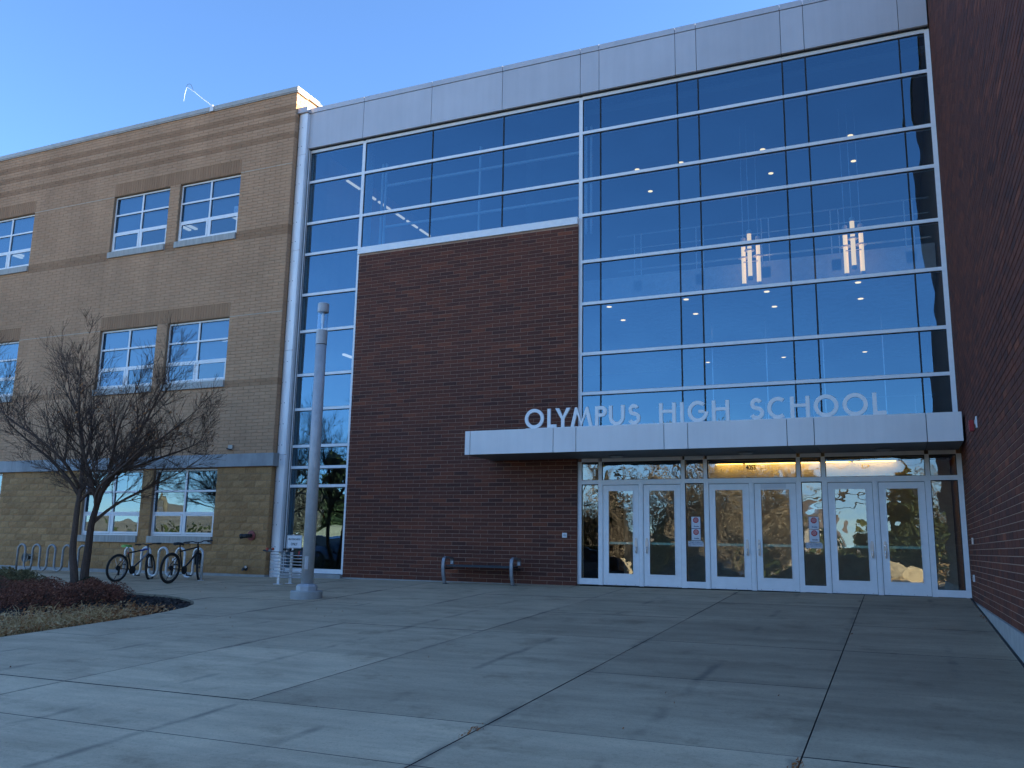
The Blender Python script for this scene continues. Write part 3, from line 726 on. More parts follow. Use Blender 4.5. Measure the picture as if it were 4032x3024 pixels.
mb = MB(); mb.box(-8.038, -8.024, -.19, .1, -.14, 11.62); mb.box(-8.0235, -8.012, -.035, .1, -.14, 11.62); build(mb, 'reveal_strip', M['alu'], hall)
mb = MB(); mb.box(-8.0232, -8.0222, -.105, -.085, -.14, 11.62); build(mb, 'gasket', M['gasket'], hall)
mb = MB(); mb.box(-8.0118, -8.0108, -.034, -.008, -.14, 11.62); build(mb, 'gasket', M['gasket'], hall)
mb = MB(); mb.box(-8.03, -6.19, -.16, .2, -.8, .028); build(mb, 'curb', M['footing'], hall)
# ---- door front
DX = [.48, 2.34, 2.82, 4.71, 5.19, 7.09]
for x in DX: vbar(x, .005, 2.70, .04)
segs = [XC]+DX+[XD]
for i in range(7):
    h0, h1 = (.045 if i == 0 else .04), (.045 if i == 6 else .04)
    hbar(segs[i]+h0, segs[i+1]-h1, 2.735, .045); hbar(segs[i]+h0, segs[i+1]-h1, 2.24, .045)
    pane(segs[i]+h0, segs[i+1]-h1, 2.286, 2.689, m='glass_door')
    if i % 2 == 0:
        hbar(segs[i]+h0, segs[i+1]-h1, .075, .065)
        pane(segs[i]+h0, segs[i+1]-h1, .141, 2.194, m='glass_door')
def door(x0, x1, hinge_left, lock):
    y = .012; fr = MB(); s = .125
    fr.box(x0, x0+s, y, y+.045, .012, 2.165); fr.box(x1-s, x1, y, y+.045, .012, 2.165)
    fr.box(x0+s, x1-s, y+.001, y+.045, 2.045, 2.165); fr.box(x0+s, x1-s, y+.001, y+.045, .012, .255)
    d = build(fr, 'door', M['door_paint'], hall)
    st = MB(); e = .014
    for (a, b, c, f_) in ((x0+s-e, x0+s+.004, .24, 2.06), (x1-s-.004, x1-s+e, .24, 2.06)): st.box(a, b, y-.007, y+.006, c, f_)
    st.box(x0+s+.004, x1-s-.004, y-.007, y+.006, 2.04, 2.06); st.box(x0+s+.004, x1-s-.004, y-.007, y+.006, .24, .26)
    build(st, 'glazing_bead', M['alu'], d)
    mb = MB(); mb.box(x0+s, x1-s, y+.012, y+.026, .255, 2.045); build(mb, 'glass', M['glass_door'], d)
    mb = MB(); mb.box(x0+s, x1-s, y+.046, y+.085, .885, .935); build(mb, 'push_bar', M['bar_green'], d)
    hx = x1-.062 if hinge_left else x0+.062
    mb = MB(); prof = []
    for k in range(16):
        q = 2*math.pi*k/16; prof.append((hx+.032*math.cos(q)*(1 if abs(math.cos(q))<.95 else 1), .86+.165*max(-1, min(1, 1.25*math.sin(q)))))
    vs = [(x, y-.010, z) for x, z in prof]+[(x, y-.001, z) for x, z in prof]
    mb.add(vs, [tuple(range(16))]+[((k+1) % 16, k, 16+k, 16+(k+1) % 16) for k in range(16)]); build(mb, 'handle_plate', M['handle'], d)
    mb = MB(); mb.tube([(hx, y-.008, .83), (hx, y-.05, .825), (hx, y-.055, .80), (hx, y-.055, .745), (hx, y-.05, .72), (hx, y-.008, .715)], .011, 8); build(mb, 'handle', M['chrome'], d)
    if lock:
        mb = MB(); mb.lathe([(.017, 0), (.017, -.008), (.012, -.010)][::-1], (hx, y-.0105, .935), 'Y', 14); build(mb, 'lock', M['chrome'], d)
    sc = MB()
    for k in range(4): sc.lathe([(.006, 0), (.006, -.004)][::-1], (x0+.08+k*(x1-x0-.16)/3, y-.0005, .03), 'Y', 6)
    build(sc, 'screws', M['dark_metal'], d)
    return d
doors = []
for k, (a, b) in enumerate(((.52, 2.30), (2.86, 4.67), (5.23, 7.05))):
    m_ = (a+b)/2
    mb = MB(); mb.box(m_-.028, m_+.028, -.003, .158, .004, 2.194); build(mb, 'door_mullion', M['alu'], hall)
    mb = MB()
    for (p, q) in ((a+.001, m_-.029), (m_+.029, b-.001)):
        mb.box(p, p+.020, .0, .12, .004, 2.193); mb.box(q-.020, q, .0, .12, .004, 2.193); mb.box(p+.0205, q-.0205, .0, .12, 2.177, 2.193)
    build(mb, 'door_jamb', M['alu'], hall)
    mb = MB()
    for (p, q) in ((a+.001, m_-.029), (m_+.029, b-.001)):
        mb.box(p+.021, p+.029, .03, .05, .006, 2.17); mb.box(q-.029, q-.021, .03, .05, .006, 2.17); mb.box(p+.029, q-.029, .03, .05, 2.167, 2.175); mb.box(p+.021, q-.021, .02, .10, .003, .010)
    build(mb, 'door_gap', M['gasket'], hall)
    doors.append(door(a+.028, m_-.057, True, False)); doors.append(door(m_+.057, b-.028, False, k > 0))
mb = MB(); mb.box(3.955, 4.455, .0075, .0115, 2.05, 2.16); build(mb, 'paper_strip', M['paper'], doors[3])
text('4055', .125, 'address_number', M['ink'], (3.765, .0225, 2.50), hall, bold=.004, sx=.80)
# ---- canopy over the doors
can = thing('entrance_canopy', (2.75, -.05, 2.76), 'flat silver panelled canopy projecting over the six entrance doors', 'canopy')
CY, CZ0, CZ1 = -1.50, 2.765, 3.285
CJ = [-2.155, -2.03, -.07, .44, 2.31, 2.79, 4.68, 5.17, 7.08, 7.66]
for i in range(len(CJ)-1):
    a, b = CJ[i]+(.007 if i else 0), CJ[i+1]-.007
    mb = MB(); mb.box(a, b, CY, CY+.04, CZ0, CZ1); build(mb, 'front_panel', M['canopy_panel'], can)
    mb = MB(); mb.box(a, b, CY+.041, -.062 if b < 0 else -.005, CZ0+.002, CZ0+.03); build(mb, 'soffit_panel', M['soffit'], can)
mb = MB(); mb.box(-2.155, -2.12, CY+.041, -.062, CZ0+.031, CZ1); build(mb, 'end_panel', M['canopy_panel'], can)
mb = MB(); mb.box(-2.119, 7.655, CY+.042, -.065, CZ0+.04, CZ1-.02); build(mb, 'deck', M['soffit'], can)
for x in (1.03, 3.75, 6.34):
    mb = MB(); mb.lathe([(.19, 0), (.17, -.02), (.06, -.035)][::-1], (x, -.52, CZ0), n=24); build(mb, 'soffit_light', M['soffit'], can)
    mb = MB(); mb.lathe([(.14, -.021), (.10, -.04)][::-1], (x, -.52, CZ0-.003), n=24); build(mb, 'light_lens', M['coping'], can)

# ---- raised letters on the canopy
def ribbon(pts, wd, closed=False):
    n = len(pts); L = []; Rr = []
    for i in range(n):
        p = Vector(pts[i])
        a = Vector(pts[i-1]) if (i or closed) else None; b = Vector(pts[(i+1) % n]) if (i < n-1 or closed) else None
        if a is None: d = (b-p).normalized(); nn = Vector((-d.y, d.x)); k = 1
        elif b is None: d = (p-a).normalized(); nn = Vector((-d.y, d.x)); k = 1
        else:
            d1 = (p-a).normalized(); d2 = (b-p).normalized(); n1 = Vector((-d1.y, d1.x)); n2 = Vector((-d2.y, d2.x)); nn = (n1+n2).normalized(); k = 1/max(.4, nn.dot(n1))
        L.append(p+nn*wd/2*k); Rr.append(p-nn*wd/2*k)
    return L, Rr
def arc(cx, cz, rx, rz, a0, a1, n=24):
    return [(cx+rx*math.cos(R(a0+(a1-a0)*i/n)), cz+rz*math.sin(R(a0+(a1-a0)*i/n))) for i in range(n+1)]
def solid(outlines, y0, y1):
    mb = MB()
    for kind, data in outlines:
        if kind == 'poly':
            n = len(data); mb.add([(x, y0, z) for x, z in data]+[(x, y1, z) for x, z in data],
                [tuple(range(n)), tuple(reversed(range(n, 2*n)))]+[((k+1) % n, k, n+k, n+(k+1) % n) for k in range(n)])
        else:
            L, Rr, closed = data; n = len(L); o = len(mb.v)
            vs = [(p.x, y0, p.y) for p in L]+[(p.x, y0, p.y) for p in Rr]+[(p.x, y1, p.y) for p in L]+[(p.x, y1, p.y) for p in Rr]
            fs = []
            for k in range(n if closed else n-1):
                j = (k+1) % n
                fs += [(k, n+k, n+j, j), (2*n+k, 2*n+j, 3*n+j, 3*n+k), (k, j, 2*n+j, 2*n+k), (n+k, 3*n+k, 3*n+j, n+j)]
            if not closed: fs += [(0, 2*n, 3*n, n), (n-1, 2*n-1, 4*n-1, 3*n-1)]
            mb.add(vs, fs)
    bm = bmesh.new(); me = mb.mesh('letter'); bm.from_mesh(me); bmesh.ops.recalc_face_normals(bm, faces=bm.faces); bm.to_mesh(me); bm.free()
    return me
ST = .073; HT = .405
def glyph(ch, x0, x1):
    h = ST/2; xm = (x0+x1)/2; wd = x1-x0; T = HT
    rect = lambda a, b, c, d: ('poly', [(a, c), (b, c), (b, d), (a, d)])
    rib = lambda p, cl=False: ('rib', ribbon(p, ST, cl)+(cl,))
    if ch == 'O': return [rib(arc(xm, T/2, wd/2-h, T/2+.012-h, 0, 360, 40)[:-1], True)]
    if ch == 'L': return [rect(x0, x0+ST, 0, T), rect(x0+ST, x1, 0, ST*.85)]
    if ch == 'I': return [rect(x0, x1, 0, T)]
    if ch == 'H': return [rect(x0, x0+ST, 0, T), rect(x1-ST, x1, 0, T), rect(x0+ST, x1-ST, T*.50, T*.50+ST*.85)]
    if ch == 'Y': return [('poly', [(xm-h, 0), (xm+h, 0), (xm+h, T*.42), (x1, T), (x1-ST*1.18, T), (xm, T*.56), (x0+ST*1.18, T), (x0, T), (xm-h, T*.42)])]
    if ch == 'M': 
        a = .105
        return [('poly', [(x0, 0), (x0+ST, 0), (x0+a+.035, T*.66), (xm, 0.0), (x1-a-.035, T*.66), (x1-ST, 0), (x1, 0), (x1-a+.01, T), (x1-a-.035, T), (xm, T*.27), (x0+a+.035, T), (x0+a-.01, T)])]
    if ch == 'P':
        r_ = (T*.54)/2; zc = T-r_
        path = [(x0+ST, T-h*.9)]+arc(x1-r_*.98, zc, r_*.98-h, r_-h*.9, 90, -90, 18)+[(x0+ST, zc-r_+h*.9)]
        return [rect(x0, x0+ST, 0, T), rib(path)]
    if ch == 'U':
        rx = wd/2-h; rz = .15
        return [rib([(x0+h, T)]+arc(xm, rz+h-.012, rx, rz, 180, 360, 24)+[(x1-h, T)])]
    if ch == 'C': return [rib(arc(x0+T/2*.98, T/2, T/2*.98-h, T/2+.012-h, 52, 308, 34))]
    if ch == 'G':
        cx = x0+(wd*.5); rx = wd*.5-h
        p = arc(cx, T/2, rx, T/2+.012-h, 46, 358, 38)
        return [rib(p), rect(cx+.01, x1-ST-.002, T/2-.03, T/2+.028)]
    if ch == 'S':
        r1x, r1z = wd*.42-h, T*.245-h*.55; r2x, r2z = wd*.5-h, T*.275-h*.5
        top = arc(xm-.005, T-h-r1z+.008, r1x, r1z, 25, 235, 18)
        bot = arc(xm, h+r2z-.008, r2x, r2z, 62, -155, 20)
        return [rib(top+bot)]
sign = thing('entrance_sign', (2.85, -1.47, 3.285), 'row of white raised capitals reading OLYMPUS HIGH SCHOOL along the canopy edge', 'sign')
LET = [('O',-.74,-.30),('L',-.22,-.01),('Y',-.04,.30),('M',.31,.79),('P',.85,1.105),('U',1.15,1.485),('S',1.555,1.82),
       ('H',2.21,2.55),('I',2.64,2.71),('G',2.79,3.20),('H',3.27,3.61),('S',3.995,4.27),('C',4.33,4.69),('H',4.755,5.11),('O',5.18,5.62),('O',5.69,6.13),('L',6.21,6.44)]
for ch, a, b in LET:
    me = solid(glyph(ch, a-(a+b)/2, b-(a+b)/2), -.02, .02); me.materials.append(M['letter'])
    put(me, 'letter', ((a+b)/2, -1.45, 3.300), sign)
mb = MB(); mb.box(-.72, 6.43, -1.462, -1.438, 3.284, 3.2995); build(mb, 'rail', M['alu'], sign)

# ---- inside the hall
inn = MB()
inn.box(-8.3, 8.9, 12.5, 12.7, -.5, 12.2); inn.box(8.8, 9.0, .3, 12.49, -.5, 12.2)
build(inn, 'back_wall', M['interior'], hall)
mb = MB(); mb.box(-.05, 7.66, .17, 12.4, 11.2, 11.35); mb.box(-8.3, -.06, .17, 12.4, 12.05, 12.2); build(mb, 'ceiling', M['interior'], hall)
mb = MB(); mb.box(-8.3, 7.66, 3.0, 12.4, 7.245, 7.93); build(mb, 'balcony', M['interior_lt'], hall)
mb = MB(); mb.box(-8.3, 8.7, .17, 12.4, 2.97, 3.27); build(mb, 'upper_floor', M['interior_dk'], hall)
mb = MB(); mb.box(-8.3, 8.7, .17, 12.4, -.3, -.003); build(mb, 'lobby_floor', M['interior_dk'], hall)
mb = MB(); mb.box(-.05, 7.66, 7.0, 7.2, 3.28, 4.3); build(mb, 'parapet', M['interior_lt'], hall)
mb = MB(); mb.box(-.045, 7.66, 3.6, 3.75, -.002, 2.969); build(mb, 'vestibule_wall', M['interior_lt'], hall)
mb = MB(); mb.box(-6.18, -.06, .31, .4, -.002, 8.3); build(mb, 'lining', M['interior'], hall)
for yy in (3.05, ):
    mb = MB(); mb.tube([(-.0, yy, 9.08), (7.6, yy, 9.08)], .025, 8); mb.tube([(0, yy, 8.70), (7.6, yy, 8.70)], .015, 6)
    mb.tube([(0, yy, 8.1), (7.6, yy, 8.1)], .03, 6)
    build(mb, 'handrail', M['chrome'], hall)
    for k in range(5):
        mb = MB(); x = .55+k*1.65
        for s in (-.09, .09): mb.box(x+s-.012, x+s+.012, yy-.012, yy+.012, 7.6, 9.06)
        mb.box(x-.11, x+.11, yy-.05, yy-.02, 7.5, 7.78); build(mb, 'rail_post', M['alu'], hall)
mb = MB(); mb.tube([(.0, 6.95, 5.0), (7.6, 6.95, 5.0)], .02, 6); build(mb, 'handrail', M['chrome'], hall)
for k in range(6):
    mb = MB(); mb.box(.6+k*1.3, .63+k*1.3, 6.94, 6.97, 3.3, 5.0); build(mb, 'rail_post', M['alu'], hall)
for x in (1.9, 3.4, 4.9, 6.4):
    mb = MB(); mb.box(x-.012, x+.012, 6.0, 6.025, 3.3, 7.24); build(mb, 'hanger_rod', M['chrome'], hall)
gl_ = M['glow_disc']
DL = [(x, y, 11.2) for x in (-.55+1.1, 1.63+.0, 3.8, 5.96) for y in (3.6, 5.2)]
DL = [(-.5+.9, 3.6, 11.2), (1.63, 3.6, 11.2), (3.8, 3.6, 11.2), (5.96, 3.6, 11.2), (.35, 5.2, 11.2), (3.8, 5.2, 11.2), (5.96, 5.2, 11.2),
      (-.35, 3.36, 7.245), (1.75, 3.36, 7.245), (3.8, 3.36, 7.245), (5.95, 3.33, 7.245), (-.4, 4.85, 7.245), (1.68, 4.87, 7.245), (3.8, 4.85, 7.245), (5.95, 4.83, 7.245),
      (.72, 11.4, 7.245), (3.27, 11.4, 7.245), (5.82, 11.4, 7.245),
      (.51, 2.22, 2.97), (2.27, 2.18, 2.97), (4.12, 2.21, 2.97), (6.01, 2.27, 2.97)]
for (x, y, z) in DL:
    if x < 0 and z > 5: x = x
    mb = MB(); mb.lathe([(.068, 0), (.068, -.008)][::-1], (x, y, z-.001), n=16); build(mb, 'downlight', gl_, hall)
for k in range(6):                               # strip lamps along the corridor above the brick panel
    mb = MB(); y = 1.25+k*.86; mb.box(-7.68, -7.62, y, y+.68, 11.18, 11.23); build(mb, 'strip_lamp', M['glow_tube'], hall)
for k in range(4):
    mb = MB(); y = 1.0+k*1.1; mb.box(-7.3, -7.22, y, y+.8, 5.9, 5.95); build(mb, 'strip_lamp', M['glow_tube'], hall)
for (a, b) in ((2.40, 3.05), (3.12, 4.85), (4.95, 5.55), (5.62, 6.54)):
    mb = MB(); mb.box(a, b, 3.46, 3.50, 2.90, 2.94); build(mb, 'cove_lamp', M['glow_cove'], hall)
mb = MB(); mb.box(.2, 7.6, 3.40, 3.43, 2.915, 2.968); build(mb, 'cove_edge', M['interior_dk'], hall)
# inner window frames seen through the upper left glass
for x in (-6.06, -5.95, -3.05, -.10, .03):
    mb = MB(); mb.box(x-.022, x+.022, .68, .74, 8.36, 11.2); build(mb, 'inner_mullion', M['white'], hall)
for z in (9.34, 10.54):
    for (a, b) in ((-5.92, -3.08), (-3.02, -.13)):
        mb = MB(); mb.box(a, b, .68, .74, z-.03, z+.03); build(mb, 'inner_transom', M['white'], hall)
mb = MB(); mb.box(-6.60, -6.44, .5, .8, 8.36, 12.0); build(mb, 'inner_pier', M['white'], hall)
mb = MB(); mb.lathe([(.20, 0), (.20, 4.0)], (-1.9, 1.6, 8.0), n=20); build(mb, 'column', M['interior_dk'], hall)
mb = MB(); mb.box(-8.3, 9, 3.5, 3.55, 8.0, 8.05); build(mb, 'cable_tray', M['interior_dk'], hall)
for xx, lab in ((3.62, 'left hand cluster of three glowing tube pendants behind the upper glass'), (5.93, 'right hand cluster of three glowing tube pendants behind the upper glass')):
    p = thing('pendant_lamp', (xx, 2.0, 7.0), lab, 'pendant lamp', 'tube pendants in the lobby')
    for (dx, dy, zb, zt) in ((-.17, .05, 7.02, 8.26), (.0, -.12, 7.14, 8.38), (.17, .1, 7.05, 8.28)):
        mb = MB(); mb.lathe([(.045, zb+.08), (.05, zb+.1), (.05, zt-.12), (.045, zt-.1)], (xx+dx, 2.0+dy, 0), n=14); tb = build(mb, 'lamp_tube', M['glow_warm'], p, smooth=False)
        mb = MB(); mb.lathe([(.05, zb), (.062, zb+.02), (.062, zb+.079)], (xx+dx, 2.0+dy, 0), n=14); mb.lathe([(.062, zt-.099), (.062, zt-.02), (.05, zt)], (xx+dx, 2.0+dy, 0), n=14); build(mb, 'end_cap', M['interior_lt'], tb)
        zr = zb+.72; mb = MB(); mb.lathe([(.063, zr), (.12, zr), (.12, zr+.02), (.063, zr+.02)], (xx+dx, 2.0+dy, 0), n=18); build(mb, 'ring', M['alu'], tb)
        mb = MB(); mb.tube([(xx+dx, 2.0+dy, zt), (xx+dx, 2.0+dy, 11.2)], .008, 6); build(mb, 'cable', M['chrome'], tb)
    mb = MB(); mb.box(xx-.17, xx+.17, 1.99, 2.01, 7.62, 7.64); build(mb, 'spreader', M['alu'], p)

# notices on the side lights
def notice(x, z, wd, ht, label, tilt=0):
    n_ = thing('notice_sheet', (x, .015, z-ht/2), label, 'notice')
    mb = MB(); mb.box(x-wd/2, x+wd/2, .018, .0215, z-ht/2, z+ht/2); build(mb, 'backing', M['navy'], n_)
    mb = MB(); mb.box(x-wd/2+.006, x+wd/2-.006, .0145, .0175, z-ht/2+.006, z+ht/2-.006); build(mb, 'sheet', M['paper'], n_)
    r_ = .062; zc = z+ht*.20
    P = [(x+r_*math.cos(R(22.5+45*k)), zc+r_*math.sin(R(22.5+45*k))) for k in range(8)]
    mb = MB(); mb.add([(a, .0125, b) for a, b in P]+[(a, .0144, b) for a, b in P], [tuple(range(8))]+[((k+1) % 8, k, 8+k, 8+(k+1) % 8) for k in range(8)]); build(mb, 'red_octagon', M['stop_red'], n_)
    for k, s in enumerate(('Please', 'report all', 'visitors to', 'the office', 'upon arrival')):
        pass
    mb = MB()
    for k, wl_ in enumerate((.045, .085, .09, .082, .06)): mb.box(x-wl_/2, x+wl_/2, .0115, .0124, zc+.034-k*.0165, zc+.041-k*.0165)
    build(mb, 'print_lines', M['pink_ink'], n_)
    mb = MB(); mb.box(x-.05, x+.05, .0135, .0144, z-ht*.20, z-ht*.20+.006); build(mb, 'small_print', M['decal'], n_)
    text('Granite', .034, 'wordmark', M['navy'], (x+.01, .0135, z-ht*.32), n_, bold=.0012)
def tobacco(x, z, label):
    n_ = thing('window_decal', (x, .015, z-.055), label, 'decal')
    hw, hh, c = .162, .057, .03
    P = [(x-hw, z-hh), (x+hw, z-hh), (x+hw, z+hh-c), (x+hw-c, z+hh), (x-hw, z+hh)]
    mb = MB(); mb.add([(a, .0175, b) for a, b in P]+[(a, .0215, b) for a, b in P], [tuple(range(5))]+[((k+1) % 5, k, 5+k, 5+(k+1) % 5) for k in range(5)]); build(mb, 'film', M['decal'], n_)
    text('NO TOBACCO', .044, 'wording', M['grey_ink'], (x+.035, .0165, z+.022), n_, bold=.0015, sx=.84)
    text('USE OF ANY KIND', .024, 'wording', M['grey_ink'], (x+.035, .0165, z-.012), n_, bold=.001, sx=1.0)
    mb = MB()
    for dz in (.025, -.022): mb.tube([(x-.128+.022*math.cos(q*math.pi/8), .0165, z+dz+.022*math.sin(q*math.pi/8)) for q in range(16)], .003, 4, closed=True)
    build(mb, 'symbol', M['grey_ink'], n_)
for (x, zs_, w_) in ((2.595, (1.362, 1.112), 'narrow light by the first doors'), (4.963, (1.368, 1.115), 'narrow light by the middle doors')):
    notice(x, zs_[0], .20, .25, 'upper white sheet with red octagon, '+w_)
    notice(x, zs_[1], .20, .25, 'lower white sheet with red octagon, '+w_)
    tobacco(x-.01, zs_[1]-.19, 'grey NO TOBACCO decal under the sheets, '+w_)
n_ = thing('window_card', (4.96, .06, 1.55), 'pale square card with a round print inside the glass above the octagon sheets', 'card')
mb = MB(); mb.box(4.86, 5.06, .061, .064, 1.54, 1.76); build(mb, 'card', M['decal'], n_)
mb = MB(); mb.lathe([(.085, 0), (.085, -.001)][::-1], (4.955, .060, 1.655), 'Y', 20); build(mb, 'round_print', M['paper'], n_)
t = thing('door_button', (-.325, -.062, 1.06), 'small white push plate on the dark brick left of the first doors', 'switch')
mb = MB(); mb.box(-.38, -.27, -.082, -.062, 1.01, 1.115); build(mb, 'plate', M['white'], t)
mb = MB(); mb.lathe([(.03, 0), (.028, -.012)][::-1], (-.325, -.083, 1.062), 'Y', 14); build(mb, 'button', M['decal'], t)

# ------------------------------------------------------------------ red brick side wall on the right
sw = thing('brick_side_wall', (8.6, -5.0, -.6), 'tall dark red brick wall closing the right side of the forecourt, its unseen depth stretched for shade', 'wall')
WX, WL, WH = 7.70, -11.7, 14.6
masonry('brick', sw, M['red_brick'], (WL, -.003, -.03, 14.6), WX, 'X', -1, tone=red_tone, dep=.03)
masonry('end_brick', sw, M['red_brick'], (WX+.002, 9.4, -.03, 14.6), WL, 'Y', -1, tone=red_tone, dep=.03, top=0)
mb = MB(); mb.box(WX+.008, 42, WL+.008, 1.0, -.03, 14.6); mb.box(WX+.008, 42, 1.001, 12.0, -.03, 13.2); build(mb, 'wall_core_shade_block', M['red_mortar'], sw)  # core runs on unseen to the right, stretched so its shadow covers the forecourt
mb = MB(); mb.box(WX-.02, 42.02, WL-.02, -.0, -1.6, -.035); build(mb, 'footing', M['footing'], sw)  # footing and coping follow the unseen shade block
mb = MB(); mb.box(WX-.05, 42.05, WL-.05, 1.05, 14.605, 14.72); build(mb, 'coping', M['coping'], sw)
mb = MB(); n = 14
for k in range(n):
    ya, yb = -.02-k*1.42, -.02-(k+1)*1.42
    mb.add([(7.656, ya, GZ(7.66, ya)+.004), (7.682, ya, GZ(7.66, ya)+.006), (7.682, yb, GZ(7.66, yb)+.006), (7.656, yb, GZ(7.66, yb)+.004)], [(0,1,2,3)])
build(mb, 'expansion_joint', M['joint'], sw)
t = thing('fire_alarm_horn', (7.69, -3.18, 2.71), 'red fire alarm horn on the brick side wall beside the canopy end', 'alarm')
mb = MB(); mb.box(7.635, 7.698, -3.25, -3.12, 2.72, 2.89); build(mb, 'housing', M['red_paint'], t)
mb = MB()
for k in range(5): mb.box(7.630, 7.634, -3.24, -3.13, 2.745+k*.028, 2.757+k*.028)
build(mb, 'grille', M['stop_red'], t)
t = thing('alarm_strobe', (7.69, -3.85, 2.69), 'white strobe plate on the brick side wall in front of the red alarm', 'strobe')
mb = MB(); mb.box(7.682, 7.698, -3.89, -3.79, 2.69, 2.86); build(mb, 'plate', M['white'], t)
mb = MB(); mb.box(7.668, 7.6815, -3.87, -3.81, 2.74, 2.81); build(mb, 'lens', M['chrome'], t)
t = thing('wall_outlet', (7.69, -.92, .34), 'small grey outlet cover low on the brick side wall near the last door', 'outlet')
mb = MB(); mb.box(7.672, 7.698, -.97, -.87, .33, .45); build(mb, 'cover', M['galv'], t)
mb = MB(); mb.box(7.662, 7.6715, -.95, -.89, .36, .42); build(mb, 'lid', M['coping'], t)
t = thing('card_reader', (7.69, -1.25, .98), 'slim pale card reader at handle height on the brick side wall', 'card reader')
mb = MB(); mb.box(7.672, 7.698, -1.28, -1.23, .98, 1.09); build(mb, 'case', M['handle'], t)
mb = MB(); mb.box(7.667, 7.6715, -1.27, -1.24, 1.05, 1.07); build(mb, 'lens', M['ink'], t)

# ------------------------------------------------------------------ forecourt furniture
def frust(mb, x, y, z0, z1, r0, r1, n=28): mb.lathe([(r0, z0), (r1, z1)], (x, y, 0), n=n)
LX, LY = -4.03, -4.38; lg = GZ(LX, LY)
t = thing('lamp_post', (LX, LY, lg), 'tall grey cylindrical lamp post with a clear lantern standing on a round concrete pad', 'lamp post')
mb = MB(); mb.lathe([(.305, lg-.2), (.305, lg+.13), (.295, lg+.145)], (LX, LY, 0), n=36); build(mb, 'concrete_pad', M['footing'], t)
mb = MB()
prof = [(.205, lg+.146), (.205, lg+.225), (.175, lg+.26), (.122, lg+.275)]; mb.lathe(prof, (LX, LY, 0), n=8); build(mb, 'base_skirt', M['lamp_paint'], t)
mb = MB(); mb.lathe([(.118, lg+.27), (.112, 2.5), (.106, 4.76)], (LX, LY, 0), n=32); build(mb, 'pole', M['lamp_paint'], t, smooth=True)
mb = MB(); mb.tube([(LX-.03, LY-.117, lg+.62), (LX-.03, LY-.1175, lg+.63)], .004, 6)
a_ = -1.25
for k in range(1):
    vs = []
    for z in (lg+.55, lg+.80):
        for q in range(5): vs.append((LX+.1195*math.cos(a_-.3+.15*q), LY+.1195*math.sin(a_-.3+.15*q), z))
    mb.add(vs, [(q, q+1, 6+q, 5+q) for q in range(4)])
build(mb, 'access_hatch', M['lamp_paint'], t)
for k in range(4):
    mb = MB(); q = math.pi/4+k*math.pi/2; mb.lathe([(.018, lg+.224), (.018, lg+.25), (.010, lg+.262)], (LX+.165*math.cos(q), LY+.165*math.sin(q), 0), n=6); build(mb, 'anchor_bolt', M['galv'], t)
mb = MB(); mb.lathe([(.109, 4.7601), (.109, 4.7719)], (LX, LY, 0), n=32); build(mb, 'seam', M['dark_metal'], t)
mb = MB(); mb.lathe([(.112, 4.772), (.112, 5.06)], (LX, LY, 0), n=32); build(mb, 'collar', M['lamp_paint'], t)
mb = MB(); mb.lathe([(.106, 5.061), (.106, 5.44)], (LX, LY, 0), n=32); build(mb, 'lantern_glass', M['clear'], t)
mb = MB(); mb.lathe([(.018, 5.062), (.018, 5.20), (.030, 5.22), (.030, 5.38), (.018, 5.42)], (LX, LY, 0), n=14); build(mb, 'lamp_tube', M['white'], t)
mb = MB(); mb.lathe([(.112, 5.441), (.114, 5.46), (.114, 5.615), (.105, 5.63)], (LX, LY, 0), n=32); build(mb, 'cap', M['lamp_paint'], t)

# bench against the dark brick
bx0, bx1, byf, byb = -3.06, -1.36, -.62, -.22
t = thing('bench', (-2.2, -.42, GZ(-2.2, -.42)), 'backless bench with curved silver arms and dark slats against the dark red brick', 'bench')
for x in (bx0, bx1):
    g = GZ(x, byf); mb = MB()
    path = [(byf+.10, g), (byf+.06, g+.05), (byf-.005, g+.22), (byf-.02, g+.38), (byf-.015, g+.50), (byf+.01, g+.565), (byf+.06, g+.595), (byf+.14, g+.60), (byb-.05, g+.585), (byb, g+.565), (byb+.02, g+.52), (byb+.015, g+.44)]
    L, Rr = ribbon(path, .042); n = len(L); vs = []
    for sx in (-.035, .035):
        vs += [(x+sx, p.x, p.y) for p in L]+[(x+sx, p.x, p.y) for p in Rr]
    fs = []
    for k in range(n-1):
        fs += [(k, k+1, n+k+1, n+k), (2*n+k, 3*n+k, 3*n+k+1, 2*n+k+1), (k, 2*n+k, 2*n+k+1, k+1), (n+k, n+k+1, 3*n+k+1, 3*n+k)]
    fs += [(0, n, 3*n, 2*n), (n-1, 3*n-1, 4*n-1, 2*n-1)]
    mb.add(vs, fs); arm = build(mb, 'arm', M['bench_metal'], t)
    mb = MB(); mb.box(x-.03, x+.03, byf+.0, byb+.02, g+.33, g+.365); build(mb, 'seat_bracket', M['dark_metal'], arm)
    mb = MB(); mb.box(x-.05, x+.05, byf+.06, byf+.20, g-.01, g+.012); build(mb, 'foot', M['dark_metal'], arm)
g = GZ(-2.2, -.4)
for k in range(5):
    mb = MB(); y = byf+.03+k*.085; mb.box(bx0+.036, bx1-.036, y, y+.065, g+.385-.008*(k == 0), g+.42-.004*(2-abs(k-2))); build(mb, 'slat', M['bench_slat'], t)

